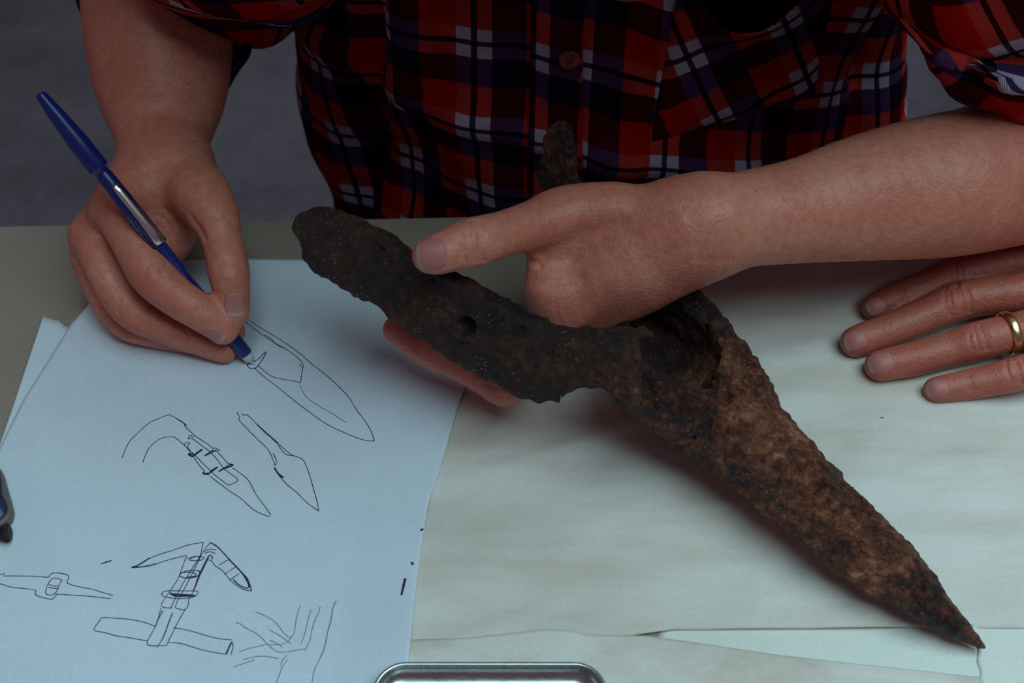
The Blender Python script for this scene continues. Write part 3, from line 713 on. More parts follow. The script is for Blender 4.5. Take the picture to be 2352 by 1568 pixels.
def kwr(cx, cy, r, dx, dy, n=5, step=10, dep=.0005):
    # curved wrinkles across a knuckle; (dx,dy) finger direction in the picture
    L = math.hypot(dx, dy); dx, dy = dx/L, dy/L; nx, ny = -dy, dx; out = []
    for k in range(n):
        s = (k-(n-1)/2)*step+RK.uniform(-.22, .22)*step; bow = s*0.3; q1, q2 = RK.uniform(-.55, -.3), RK.uniform(.3, .55); q3 = RK.uniform(-2.5, 2.5)
        out.append(([(cx+dx*(s+bow*(1-abs(t)*2))+nx*t*r*1.5+q3*t*2, cy+dy*(s+bow*(1-abs(t)*2))+ny*t*r*1.5) for t in (q1, q1/2, 0, q2/2, q2)], KD*dep*(1 if k != (n-1)//2 else 1.5)*RK.uniform(.5, 1.1), .00095))
    return out
cre2 += kwr(2198, 622, 40, -1, .25, 3, 9); cre2 += kwr(2200, 688, 42, -1, .27, 5, 11, .00055); cre2 += kwr(2250, 776, 42, -1, .25, 4, 12, .0006); cre2 += kwr(2335, 850, 40, -1, .25, 4, 11, .0006)
cre2 += kwr(2040, 757, 34, -1, .27, 2, 9, .00025); cre2 += kwr(2102, 818, 34, -1, .25, 2, 9, .00025); cre2 += kwr(2228, 878, 30, -1, .2, 2, 8, .00025); cre2 += kwr(2070, 676, 30, -1, .35, 2, 9, .00025)
V = press(V, Q, cre2)
fl_ = flush(V, [(W(2198, 680, .028), .012, .5), (W(2250, 775, .028), .012, .5), (W(2335, 850, .022), .011, .5), (W(2198, 622, .026), .012, .45), (W(1990, 780, .012), .012, .35), (W(2050, 835, .012), .012, .35), (W(2170, 890, .012), .01, .35)])
bv2 = bvh_of(V, Q)
hb = np_mesh('body', V, Q, SKIN2, None, {'flush': fl_}); adopt(hb, man2)
nail(bv2, (1964, 780), (1935, 789), .0115, .0105, man2)
nail(bv2, (2021, 830), (1990, 840), .0125, .0105, man2)
nail(bv2, (2152, 890), (2125, 897), .0105, .0090, man2)
nail(bv2, (2012, 704), (1992, 715), .0095, .0090, man2)
SLV = plain('grey_knit', (0.09, 0.085, 0.09, 1), 0.95)
cs_ = [W(*p) for p in ((3060, 604, .034), (3110, 602, .036), (3400, 592, .044), (3800, 560, .070), (4150, 500, .120))]; rs_ = [.0335, .037, .041, .046, .050]
V, F_ = [], []
for i, c in enumerate(cs_):
    dv = (cs_[min(i+1, 4)]-cs_[max(i-1, 0)]).normalized(); sa = dv.cross(Vector((0, 0, 1))).normalized(); sb = sa.cross(dv)
    for j in range(40):
        a = 2*math.pi*j/40; q = c+(sa*math.cos(a)+sb*math.sin(a))*rs_[i]*(1+0.02*math.sin(3*a+i)); q.z = max(q.z, T+.004); V.append(q)
for i in range(4):
    for j in range(40): F_.append((i*40+j, i*40+(j+1) % 40, (i+1)*40+(j+1) % 40, (i+1)*40+j))
F_.append(tuple(4*40+j for j in range(40)))
so = mesh_obj('sleeve', V, F_, SLV); adopt(so, man2)
# the ring
c3 = Vector(S(2316, 765, .0200, 1)[0]); d3v = (W(2420, 738, .024)-W(2246, 783, .0175)).normalized()
rc = 45/ppm(c3)
s1 = d3v.cross(Vector((0, 0, 1))).normalized(); s2 = s1.cross(d3v)
V, F_ = [], []; nr, ns = 64, 10
for i in range(nr):
    a = 2*math.pi*i/nr; rad = s1*math.cos(a)+s2*math.sin(a)
    for j in range(ns):
        b_ = 2*math.pi*j/ns
        V.append(c3+rad*(rc+0.0006+0.0009*math.cos(b_))+d3v*0.0023*math.sin(b_))
for i in range(nr):
    for j in range(ns):
        F_.append((i*ns+j, ((i+1) % nr)*ns+j, ((i+1) % nr)*ns+(j+1) % ns, i*ns+(j+1) % ns))
GOLD = plain('gold', (0.80, 0.58, 0.28, 1), 0.25, 1.0)
rg = mesh_obj('ring', V, F_, GOLD); adopt(rg, man2); rg['label'] = 'plain gold wedding ring'

# ------------------------------------------------------------------ the rusted iron find
iron = empty('iron_ploughshare', W(1700, 1000, 0)); tag(iron, 'rusted iron ploughshare point with two long straps, tip on the paper', 'iron artifact')
# working frame: u along the blade, v across, w up
uA = (W(1450, 830, .03)-W(2262, 1490, .004)); uA = Vector((uA.x, uA.y, 0)).normalized(); vA = Vector((-uA.y, uA.x, 0)); O = W(2262, 1490, 0)
def L(p): q = Vector(p)-O; return np.array([q.dot(uA), q.dot(vA), q.z])
def toW(V): return np.array(O)+V[:, :1]*np.array(uA)+V[:, 1:2]*np.array(vA)+V[:, 2:]*np.array((0, 0, 1.0))
def sl_(px, py, h, r): a, rr = S(px, py, h, r); return L(a), rr
rng = np.random.RandomState(7)
LAT = [rng.rand(32, 32, 32).astype(np.float32)*2-1 for _ in range(4)]
def vnoise(P, freq, k):
    q = P*freq; i = np.floor(q).astype(int); f = q-i; f = f*f*(3-2*f); G = LAT[k]; r = 0
    for a in (0, 1):
        for b2 in (0, 1):
            for c in (0, 1):
                wgt = (f[:, 0] if a else 1-f[:, 0])*(f[:, 1] if b2 else 1-f[:, 1])*(f[:, 2] if c else 1-f[:, 2])
                r = r+wgt*G[(i[:, 0]+a) % 32, (i[:, 1]+b2) % 32, (i[:, 2]+c) % 32]
    return r
def poly_plate(F, outline, origin, e1, e2, half, rnd=0.001, mode='add', k=0.003):
    """outline: 2-D points in plane coords; the plate is extruded along e1 x e2 by +-half"""
    nrm = np.cross(e1, e2); A = np.array(outline); C = origin+A[:, :1]*e1+A[:, 1:2]*e2
    pad = 0.008+half
    sl, X, Y, Z = F.block(C.min(0)-pad, C.max(0)+pad)
    x, y, z = X-origin[0], Y-origin[1], Z-origin[2]
    a = x*e1[0]+y*e1[1]+z*e1[2]; b2 = x*e2[0]+y*e2[1]+z*e2[2]; c = x*nrm[0]+y*nrm[1]+z*nrm[2]
    m = np.nonzero(np.abs(c) < half+0.008); a, b2, c = a[m], b2[m], c[m]
    d = np.full(a.shape, 1e9); ins = np.zeros(a.shape, bool); n = len(A)
    for i in range(n):
        p, q = A[i], A[(i+1) % n]; e = q-p; wx, wy = a-p[0], b2-p[1]
        t = np.clip((wx*e[0]+wy*e[1])/(e@e+1e-12), 0, 1); d = np.minimum(d, (wx-t*e[0])**2+(wy-t*e[1])**2)
        cond = (p[1] <= b2) != (q[1] <= b2)
        xi = p[0]+(b2-p[1])*e[0]/(e[1] if abs(e[1]) > 1e-12 else 1e-12); ins ^= cond & (a < xi)
    d = np.sqrt(d)*np.where(ins, -1, 1)
    w1, w2 = d+rnd, np.abs(c)-half+rnd
    dd = np.minimum(np.maximum(w1, w2), 0)+np.sqrt(np.maximum(w1, 0)**2+np.maximum(w2, 0)**2)-rnd
    blk = F.d[sl]; old = blk[m]
    blk[m] = smin(old, dd.astype(np.float32), k) if mode == 'add' else np.maximum(old, -dd)
    F.d[sl] = blk
def sub_chain(F, pts, rad, k=0.002, **kw):
    sl, d = chain_d(F, pts, rad, **kw); F.d[sl] = -smin(-F.d[sl], d, k)

blade = [(2262, 1489, .0045, 5), (2238, 1470, .006, 17), (2190, 1432, .0095, 34), (2130, 1385, .013, 52), (2040, 1306, .017, 80), (1930, 1212, .021, 93), (1803, 1093, .025, 106), (1708, 1004, .028, 122), (1625, 922, .031, 134), (1565, 862, .034, 142)]
bp, br = zip(*[sl_(*b2) for b2 in blade])
chan = [(1612, 930, .031, 122), (1560, 860, .034, 138), (1525, 790, .037, 132), (1500, 715, .040, 118), (1480, 650, .042, 100)]
cp, cr = zip(*[sl_(*b2) for b2 in chan])
# strap 1 plane (near strap, its broad face turned to the viewer)
a1, a2 = W(715, 540, .090), W(1420, 835, .066)
E1 = (a2-a1).normalized(); mm = Vector((0.10, 0.42, 0.90)); E2 = (mm-E1*mm.dot(E1)).normalized(); NR = E1.cross(E2)
def plane_pts(pix, o, e1, e2, nrm):
    out = []
    for x, y in pix:
        d = ray(x, y); t = (o-CAM).dot(nrm)/d.dot(nrm); p = CAM+d*t-o; out.append((p.dot(e1), p.dot(e2)))
    return out
strap_px = [(684, 492), (712, 482), (740, 479), (770, 484), (800, 494), (835, 512), (870, 536), (900, 542), (908, 556), (940, 585), (985, 612), (1040, 630), (1095, 658), (1130, 678), (1165, 692), (1205, 718), (1260, 750), (1300, 762), (1340, 757), (1390, 752), (1440, 757), (1478, 752), (1502, 766), (1478, 778), (1466, 790), (1475, 830), (1470, 870), (1480, 930), (1440, 935), (1415, 905), (1385, 888), (1345, 882), (1318, 892), (1300, 900), (1296, 912), (1289, 906), (1287, 921), (1262, 916), (1240, 921), (1205, 908), (1170, 892), (1110, 868), (1060, 838), (1000, 800), (950, 765), (905, 732), (870, 702), (840, 688), (815, 676), (780, 655), (745, 632), (728, 626), (712, 606), (696, 592), (698, 570), (684, 545), (678, 520)]
# strap 2 plane (far strap, passes behind the hand)
b1, b2_ = W(1290, 300, .098), W(1560, 690, .050)
G1 = (b2_-b1).normalized(); g2 = Vector((0.55, -0.55, 0.62)); G2 = (g2-G1*g2.dot(G1)).normalized(); GN = G1.cross(G2)
strap2_px = [(1262, 290), (1276, 280), (1292, 279), (1306, 296), (1316, 340), (1318, 400), (1345, 450), (1420, 520), (1500, 600), (1545, 645), (1590, 700), (1640, 760), (1600, 800), (1560, 760), (1480, 690), (1400, 610), (1320, 520), (1262, 450), (1244, 400), (1250, 345)]
allp = [W(x, y, h) for x, y, h in ((680, 480, .11), (690, 600, .04), (1285, 270, .11), (1250, 300, .08), (1500, 760, .1), (2270, 1500, 0))]
LP = np.array([L(p) for p in allp]+list(bp)+list(cp))
lo = LP.min(0)-0.03; hi = LP.max(0)+0.03; lo[2] = -0.002; hi[2] = 0.135
VI = 0.0010
F = Field(lo, hi, VI)
AX = (0, 0, 1)
sl, d = chain_d(F, list(bp), list(br), m=4, axis=AX, ratio=0.66); F.d[sl] = np.minimum(F.d[sl], d)
sl, d = chain_d(F, list(cp), list(cr), m=4, axis=AX, ratio=0.80); F.d[sl] = smin(F.d[sl], d, .004)
# open socket: hollow the channel from above
inn = [(1590, 835, .044, 62), (1568, 800, .050, 84), (1545, 740, .056, 92), (1510, 670, .062, 90), (1480, 590, .070, 90)]
ip, ir = zip(*[sl_(*b2) for b2 in inn]); sub_chain(F, list(ip), list(ir), m=3, axis=AX, ratio=1.25)
inn = [(1590, 832, .044, 60), (1545, 790, .042, 80), (1510, 715, .046, 84), (1480, 640, .05, 84)]
ip, ir = zip(*[sl_(*b2) for b2 in inn]); sub_chain(F, list(ip), list(ir), m=3, axis=AX, ratio=1.15)
inn = [(1612, 846, .058, 58), (1560, 815, .062, 84), (1530, 740, .066, 92)]
ip, ir = zip(*[sl_(*b2) for b2 in inn]); sub_chain(F, list(ip), list(ir), m=3, axis=AX, ratio=1.3)
inn = [(1575, 800, .085, 84), (1545, 730, .09, 96), (1500, 640, .09, 96)]
ip, ir = zip(*[sl_(*b2) for b2 in inn]); sub_chain(F, list(ip), list(ir), m=3, axis=AX, ratio=1.6)
# right cheek, standing edge of the socket
ck = [(1745, 905, .034, 34), (1712, 850, .040, 32), (1668, 780, .046, 27), (1618, 715, .049, 22), (1562, 662, .050, 16)]
kp, kr = zip(*[sl_(*b2) for b2 in ck]); group_add(F, [(list(kp), list(kr), {'m': 3, 'axis': AX, 'ratio': 1.5})], 0, .004)
ck = [(1540, 940, .046, 60), (1500, 915, .047, 56), (1455, 890, .048, 50), (1425, 860, .05, 34)]
kp, kr = zip(*[sl_(*b2) for b2 in ck]); group_add(F, [(list(kp), list(kr), {'m': 3})], 0, .010)
nz3 = lambda v: np.array([v.dot(uA), v.dot(vA), v.z])
poly_plate(F, plane_pts(strap_px, a1, E1, E2, NR), L(a1), nz3(E1), nz3(E2), 0.0031, .0016, 'add', .002)
poly_plate(F, plane_pts(strap2_px, b1, G1, G2, GN), L(b1), nz3(G1), nz3(G2), 0.0028, .0016, 'add', .003)
# small broken spur on the socket edge
kp, kr = zip(*[sl_(*b2) for b2 in [(1420, 768, .076, 16), (1465, 765, .074, 13), (1500, 767, .072, 6)]]); group_add(F, [(list(kp), list(kr), {'m': 3})], 0, .003)
# thickened upper rim of the near strap
top_px = [(760, 492, .002), (850, 530, .002), (905, 553, .002), (985, 620, 0), (1100, 668, 0), (1210, 728, 0), (1300, 768, 0)]
rp = []
for x, y, _ in top_px:
    q = plane_pts([(x, y)], a1, E1, E2, NR)[0]; rp.append(L(a1+E1*q[0]+E2*(q[1]-.0005)))
group_add(F, [(rp, [.0022, .0032, .0030, .0030, .0034, .0036, .0034], {'m': 3})], 0, .002)
# nail hole with a raised lip, and a shallow hollow
def pt1(x, y): q = plane_pts([(x, y)], a1, E1, E2, NR)[0]; return a1+E1*q[0]+E2*q[1]
side = NR if NR.dot(CAM-a1) > 0 else -NR
hc = pt1(1077, 745)
ringp = [L(hc+side*.0026+E1*.0052*math.cos(t)+E2*.0062*math.sin(t)) for t in np.linspace(0, 2*math.pi, 13)]
group_add(F, [(ringp, [.0017]*13, {'m': 1})], 0, .0012)
sub_chain(F, [L(hc+side*.0075), L(hc+side*.0024)], [.0046, .0038], m=1)
hc2 = pt1(790, 590); sub_chain(F, [L(hc2+side*.0112), L(hc2+side*.014)], [.0102, .0102], m=1)
# corrosion: break the surface up with noise
m = np.nonzero(np.abs(F.d) < 0.0050); P = np.stack(m, 1)*VI+F.lo
ns_ = 0.0008*vnoise(P, 110, 0)+0.0009*vnoise(P, 260, 1)+0.0007*vnoise(P, 520, 2)+0.0005*vnoise(P, 45, 3)
tipf = np.clip(P[:, 0]/0.03, 0.35, 1)*np.clip(np.linalg.norm(P-L(hc), axis=1)/0.011, 0.12, 1)*np.clip(np.linalg.norm(P-L(hc2), axis=1)/0.014, 0.3, 1)
F.d[m] += (ns_*tipf).astype(np.float32)
V, Q = surface_nets(F)
# drop stray crumbs: keep everything above the paper
V[:, 2] = np.maximum(V[:, 2], 0.0034)
WV = toW(V)
# ochre crust grows on the point; bare dark metal towards the straps
cr_ = np.clip((0.168-V[:, 0]-0.012*np.sin(V[:, 1]*130))/0.022, 0, 1)
t2 = np.linalg.norm(WV-np.array(W(1285, 300, .098)), axis=1); cr_ = np.maximum(cr_, np.clip((0.026-t2)/.01, 0, 1))
io = np_mesh('blade', WV, Q, RUST, None, {'crust': cr_}); adopt(io, iron)

# ------------------------------------------------------------------ the shirt
shirt = empty('shirt', (0.057, 0.26, 0.0)); shirt.parent = man; shirt.matrix_parent_inverse = Matrix.Translation(-man.location)
PER = 0.0520
TCX, TCY, TA, TB = 0.057, 0.262, 0.196, 0.135
def folds(x, z, th):
    w = 0.0065*math.sin(x*46+z*18+1.2)*math.exp(-((x+0.09)/0.07)**2)
    w += 0.0038*math.sin(x*30-z*26) + 0.0050*mnoise.noise(Vector((x*20, z*12, 2.2)))*2 + 0.0022*mnoise.noise(Vector((x*45, z*30, 7.2)))*2
    w -= 0.016*math.exp(-((x+0.082-0.18*(z-0.80))/0.010)**2)            # deep fold on the left
    w += 0.007*math.exp(-((z-0.775+0.25*x)/0.012)**2)
    w -= 0.013*math.exp(-((x-0.215)/0.012)**2)
    return w
def torso_pt(th, z, off=0.0):
    # th: 0 = front centre, +right
    c, s = math.cos(th), math.sin(th); n = 2.6
    q = max(0.0, min(1.0, (z-1.06)/0.14)); q = 1-0.56*q*q*(3-2*q)
    x = TCX+q*TA*(1.0+0.10*(z-0.85))*math.copysign(abs(s)**(2/n), s); y = TCY-q*TB*math.copysign(abs(c)**(2/n), c)
    f = 0.0 if off is None else folds(x, z, th)+off
    y -= f*c + 0.78*max(0.0, z-0.865); x += f*s  # unseen chest leans forward, shaped to shade the table and writing arm
    return x, y
def front_y(x, z, off=0.0):
    s = max(-0.999, min(0.999, (x-TCX)/(TA*(1.0+0.10*(z-0.85)))))
    n = 2.6; c = (1-abs(s)**n)**(1/n)
    return TCY-TB*c-folds(x, z, 0)-off
def pv(x, z): return -(z-0.8348+0.24*max(0.0, x+0.030)+0.05*min(0, x+.03))/PER
nu, nv = 420, 170; V, UV, Fc = [], [], []
z0, z1 = 0.60, 1.20
us = []
for j in range(nv):
    z = z0+(z1-z0)*j/(nv-1); u = 0; row = []; flat = []
    for i in range(nu):
        th = -math.pi+2*math.pi*i/nu; x, y = torso_pt(th, z); row.append((x, y)); flat.append(torso_pt(th, z, None))
    # arc length from the front centre
    acc = [0.0]
    for i in range(1, nu): acc.append(acc[-1]+math.hypot(flat[i][0]-flat[i-1][0], flat[i][1]-flat[i-1][1]))
    c0 = acc[nu//2]
    for i in range(nu):
        V.append((row[i][0], row[i][1], z)); wob = 0.07*mnoise.noise(Vector((flat[i][0]*8, z*8, 4)))
        UV.append(((acc[i]-c0+TCX+0.071)/PER+wob, pv(flat[i][0], z)+wob))
for j in range(nv-1):
    for i in range(nu-1):
        q = j*nu+i; Fc.append((q, q+1, q+nu+1, q+nu))
    Fc.append((j*nu+nu-1, j*nu, j*nu+nu, j*nu+nu+nu-1))
UV = np.array(UV); USH = (-0.46, 0.10)
sh_body = mesh_obj('shirt_body', V, Fc, PLAID, None, True, UV); adopt(sh_body, shirt)
def patch(name, quad, off, nu, nv, uvf, parent, bulge=0.0, mat=None, mask=None, edge=0.0):
    """cloth patch riding on the shirt front; quad of (px,py) tl,tr,br,bl"""
    V, UV, Fc = [], [], []
    for j in range(nv):
        for i in range(nu):
            u, v = i/(nu-1), j/(nv-1)
            px = (quad[0][0]*(1-u)+quad[1][0]*u)*(1-v)+(quad[3][0]*(1-u)+quad[2][0]*u)*v
            py = (quad[0][1]*(1-u)+quad[1][1]*u)*(1-v)+(quad[3][1]*(1-u)+quad[2][1]*u)*v
            p = WY(px, py, TCY-TB)
            b_ = off*min(1, 14*min(u, 1-u, 1-v) + edge)+bulge(u, v) if callable(bulge) else off
            V.append((p.x, front_y(p.x, p.z, b_), p.z)); UV.append(uvf(p.x, p.z, u, v))
    for j in range(nv-1):
        for i in range(nu-1):
            if mask and not mask((i+.5)/(nu-1), (j+.5)/(nv-1)): continue
            q = j*nu+i; Fc.append((q, q+nu, q+nu+1, q+1))
    o = mesh_obj(name, V, Fc, mat or PLAID, None, True, UV); adopt(o, shirt)
    md = o.modifiers.new('thick', 'SOLIDIFY'); md.thickness = 0.0011; md.offset = -1
    return o
# front placket with its own run of the check
pk = patch('placket', [(1222, -60), (1345, -60), (1330, 520), (1212, 520)], 0.0022, 24, 90,
      lambda x, z, u, v: ((x+0.071)/PER+0.42, pv(x, z)-0.05), shirt)
# chest pocket: cut on the bias, mouth sagging open
rot = math.radians(27)
def puv(x, z, u, v): return ((x*math.cos(rot)+z*math.sin(rot))/PER+0.20, (x*math.sin(rot)-z*math.cos(rot))/PER+0.35)
def pbul(u, v):
    mouth = math.exp(-((u-0.42)/0.28)**2)*max(0, 1-v/0.38)
    return 0.030*mouth+0.006*math.sin(math.pi*u)*(1-v)
def pmask(u, v): return v > 0.20*math.exp(-((u-0.42)/0.26)**4)
pc = patch('pocket', [(1560, -30), (1925, -20), (1885, 262), (1492, 318)], 0.0024, 60, 50, puv, shirt, pbul, None, pmask)
pl_ = patch('pocket_shade', [(1590, -50), (1905, -50), (1880, 110), (1580, 130)], 0.0012, 24, 16, puv, shirt, 0.0, POCKETSHADE)  # dark sheet standing in for the shade in the pocket mouth
# button
bc = WY(1308, 137, TCY-TB); bc.y = front_y(bc.x, bc.z, 0.0045)
bm = bmesh.new(); prof = [(0, .0006), (.0030, .0006), (.0042, .0014), (.0052, .0015), (.0058, .0008), (.0056, -.0006), (0, -.0008)]
n = 40; rings = []
for r, h in prof: rings.append([bm.verts.new((r*math.cos(2*math.pi*i/n), -h, r*math.sin(2*math.pi*i/n))) for i in range(n)] if r > 0 else [bm.verts.new((0, -h, 0))])
for a, b_ in zip(rings[:-1], rings[1:]):
    for i in range(n):
        if len(a) == 1: bm.faces.new((a[0], b_[i], b_[(i+1) % n]))
        elif len(b_) == 1: bm.faces.new((a[i], b_[0], a[(i+1) % n]))
        else: bm.faces.new((a[i], b_[i], b_[(i+1) % n], a[(i+1) % n]))
bmesh.ops.recalc_face_normals(bm, faces=bm.faces)
BTN = plain('button_red', (0.20, 0.022, 0.014, 1), 0.35)
bo = bm_obj('button', bm, BTN, None, True); bo.location = bc; adopt(bo, shirt)
THR = plain('thread', (0.02, 0.01, 0.02, 1), 0.9)
bm = bmesh.new()
for sx, sz in ((-.0011, .0011), (.0011, .0011), (-.0011, -.0011), (.0011, -.0011)):
    mtx = Matrix.Translation((bc.x+sx, bc.y-.0007, bc.z+sz)); bmesh.ops.create_icosphere(bm, subdivisions=1, radius=.0005, matrix=mtx)
tho = bm_obj('button_thread', bm, THR, None, True); adopt(tho, shirt)

def sleeve(name, rings, uv0, ang=0.0, per_around=None, fold=0.003, seed=0.0, lip=True):
    """rings: list of (centre, side vec, up vec): ellipses swept into a cloth tube"""
    nr = 96; R = []
    rs = []
    for i in range(len(rings)-1):
        for t in np.linspace(0, 1, 8, endpoint=False): rs.append(tuple(rings[i][k]*(1-t)+rings[i+1][k]*t for k in range(3)))
    rs.append(rings[-1])
    V, UV, Fc = [], [], []; along = 0; prev = None
    for ri, (c, s, u) in enumerate(rs):
        if prev is not None: along += (c-prev).length
        prev = c; circ = 0; pp0 = None
        for i in range(nr+1):
            a = 2*math.pi*i/nr
            f = 1+fold/s.length*(math.sin(3*a+along*60+seed)+0.8*math.sin(7*a-along*90+seed*2)+1.5*mnoise.noise(Vector((math.cos(a)*2, math.sin(a)*2+seed, along*30))))
            if ri >= len(rs)-3: f *= 1-0.02*(ri-(len(rs)-4))
            p = c+(s*math.cos(a)+u*math.sin(a))*f
            if pp0 is not None: circ += (p-pp0).length
            pp0 = p; V.append(p)
            x, y = circ/PER, along/PER
            UV.append((uv0[0]+x*math.cos(ang)+y*math.sin(ang), uv0[1]-x*math.sin(ang)+y*math.cos(ang)))
    for j in range(len(rs)-1):
        for i in range(nr):
            q = j*(nr+1)+i; Fc.append((q, q+1, q+nr+2, q+nr+1))
    o = mesh_obj(name, V, Fc, PLAID, None, True, UV); adopt(o, shirt)
    md = o.modifiers.new('thick', 'SOLIDIFY'); md.thickness = 0.0035; md.offset = -1
    return o
def RP(px, py, h, rx, up, upv=None, sidev=None):
    c = W(px, py, h); k = 1/ppm(c)
    s = (sidev.normalized() if sidev else RT)*rx*k; u = (upv.normalized() if upv else UPV)*up*k
    return (c, s, u)
def tube_rings(pts, k=1.0, ref=Vector((0, 0, 1))):
    C = [p[0] for p in pts]; out = []
    for i, c in enumerate(C):
        d = (C[min(i+1, len(C)-1)]-C[max(i-1, 0)]).normalized(); s_ = (d.cross(ref) if abs(d.z) < .8 else d.cross(Vector((0, 1, 0)))*(1 if d.z < 0 else 1)).normalized(); u_ = s_.cross(d).normalized(); rr0 = pts[i][1]
        out.append((c, s_*rr0*k, u_*rr0))
    return out
# writing arm: rolled cuff, opening turned to the viewer, then the sleeve up to the shoulder
cuff_up = Vector((0, -0.75, 0.55))
CU = Vector((0, .33, .84)); CS = Vector((1, -.13, -.15))
sleeve('rolled_cuff', [RP(366, -190, .12, 200, 200, CU, CS), RP(372, -100, .11, 206, 205, CU, CS), RP(380, 0, .098, 203, 200, CU, CS), RP(382, 42, .094, 196, 190, CU, CS)], (0.3, 0.2), 0.0, fold=0.0016, seed=1.0)
sleeve('sleeve', tube_rings([(Vector((-.02, .075, 1.145)), .050), (Vector((-.112, .09, 1.10)), .066), (Vector((-.14, .14, 1.0)), .070), (W(585, -190, .150), .062), (W(560, -150, .125), .054), (W(450, -180, .115), .042)]), (0.1, 0.35), 0.3, fold=0.003, seed=2.0)
# holding arm: baggy sleeve and rolled cuff above the bare forearm
WR = lambda c, a, b2: (Vector(c), RT*a, Vector((0, .98, .2))*b2)
sleeve('sleeve', [(Vector((.13, .08, 1.165)), Vector((.03, 0, -.04)), Vector((0, .055, 0))), (Vector((.205, .085, 1.12)), Vector((.05, 0, -.035)), Vector((0, .062, 0))), WR((.243, .085, 1.05), .066, .066), WR((.255, .08, .98), .070, .066), RP(2345, -60, .165, 296, 215), RP(2345, 40, .155, 262, 150), RP(2350, 75, .15, 215, 110)], (0.22, 0.62), math.radians(-24), fold=0.0035, seed=3.3)
sleeve('rolled_cuff', [RP(2385, 60, .150, 236, 150), RP(2392, 120, .130, 240, 140, Vector((0, .6, .6))), RP(2395, 172, .112, 236, 66, Vector((0, .9, .3)))], (0.35, 0.55), 0.05, fold=0.002, seed=4.4)

# ------------------------------------------------------------------ pen
pt, pe_ray = W(584, 838, HP+.0008), ray(90, 213)
# end of the pen: 0.158 m from the tip along that sight line
PL = 0.152
best = None
for t in np.linspace(0.4, 0.75, 1400):
    e = CAM+pe_ray*t
    dd = abs((e-pt).length-PL)
    if e.z > T+0.03 and (best is None or dd < best[0]): best = (dd, e)
pe = best[1]; pd = (pe-pt).normalized()
pen = empty('ballpoint_pen', pt); tag(pen, 'blue ballpoint pen with silver clip held in the writing hand', 'pen')
def at_px(px, py):  # parameter on the pen axis nearest to a pixel's ray
    d = ray(px, py).normalized(); w0 = pt-CAM; a = pd.dot(pd); b_ = pd.dot(d); c = d.dot(d); dd = pd.dot(w0); ee = d.dot(w0)
    return (b_*ee-c*dd)/(a*c-b_*b_)
ps1 = pd.cross(FW).normalized(); ps2 = ps1.cross(pd).normalized()
if ps2.dot(-FW) < 0: ps2 = -ps2
def lathe(name, prof, mat, parent, n=40):
    V, Fc = [], []
    for s, r in prof:
        for i in range(n):
            a = 2*math.pi*i/n; V.append(pt+pd*s+(ps1*math.cos(a)+ps2*math.sin(a))*max(r, 1e-5))
    for j in range(len(prof)-1):
        for i in range(n): Fc.append((j*n+i, j*n+(i+1) % n, (j+1)*n+(i+1) % n, (j+1)*n+i))
    Fc.append(tuple(range(n))); Fc.append(tuple((len(prof)-1)*n+i for i in range(n)))
    o = mesh_obj(name, V, Fc, mat); adopt(o, parent)
    bm = bmesh.new(); bm.from_mesh(o.data); bmesh.ops.recalc_face_normals(bm, faces=bm.faces); bm.to_mesh(o.data); bm.free()
    o.data.polygons.foreach_set('use_smooth', [len(p.vertices) == 4 for p in o.data.polygons]); return o
k_ = 1/ppm(pt)
BLUE = plain('blue_plastic', (0.010, 0.022, 0.19, 1), 0.25); NAVY = plain('navy_plastic', (0.006, 0.014, 0.13, 1), 0.3)
STEEL = plain('pen_steel', (0.78, 0.80, 0.78, 1), 0.22, 1.0); CLEAR = plain('clear_grey_plastic', (0.55, 0.60, 0.64, 1), 0.15)
sA = at_px(574, 822); sB = at_px(568, 812); sC = at_px(548, 766); sD = at_px(368, 558); sE = at_px(278, 436); sF = at_px(244, 393); sG = at_px(237, 380); sH = (pe-pt).length
lathe('tip', [(0, .0004), (.0012, .0007), (.003, .0016), (.0031, .0024), (sB, .0030), (sB+.0002, .0030)], CLEAR, pen)
lathe('grip', [(sB, .0032), (sB+.0006, .0036), (sC, .0036), (sC+.02, .0037), (sC+.0202, .0033)], NAVY, pen)
lathe('barrel', [(sC+.018, .0031), (sD+.004, .0031), (sD+.0045, .0032)], BLUE, pen)
kk = 1.0
lathe('cap', [(sD-.0005, .0037), (sD, .0042), (sE-.004, .0042), (sE, .0040), (sF-.001, .0038), (sF, .0034), (sG-.0005, .0034), (sG, .0048), (sG+.001, .0050), (sG+(sH-sG)*.35, .0049), (sG+(sH-sG)*.7, .0038), (sH-.002, .0026), (sH-.0006, .0022), (sH, .0012)], NAVY, pen)
# clip: a bent sheet-metal strip riding above the cap, facing the viewer and slightly right
cdir = (ps2*0.86+(ps1 if ps1.x > 0 else -ps1)*0.42).normalized(); csd = pd.cross(cdir).normalized()
V, Fc = [], []
stn = [(sE+.004, .0043, .0012), (sE+.003, .0052, .0018), (sE, .0054, .0021), (sE-.004, .0056, .0021), ((sD+sE)/2, .0060, .0021), (sD+.006, .0062, .0024), (sD+.0025, .0056, .0026), (sD+.0006, .0050, .0024), (sD, .0047, .0017)]
cols_ = 7
for s, h, w in stn:
    for c in range(cols_):
        t = -1+2*c/(cols_-1); V.append(pt+pd*s+cdir*(h-0.0006*t*t)+csd*w*t)
nn = len(V)
for s, h, w in stn:
    for c in range(cols_):
        t = -1+2*c/(cols_-1); V.append(pt+pd*s+cdir*(h-0.0006-0.0006*t*t)+csd*w*t)
for j in range(len(stn)-1):
    for c in range(cols_-1):
        q = j*cols_+c; Fc.append((q, q+1, q+cols_+1, q+cols_)); Fc.append((nn+q, nn+q+cols_, nn+q+cols_+1, nn+q+1))
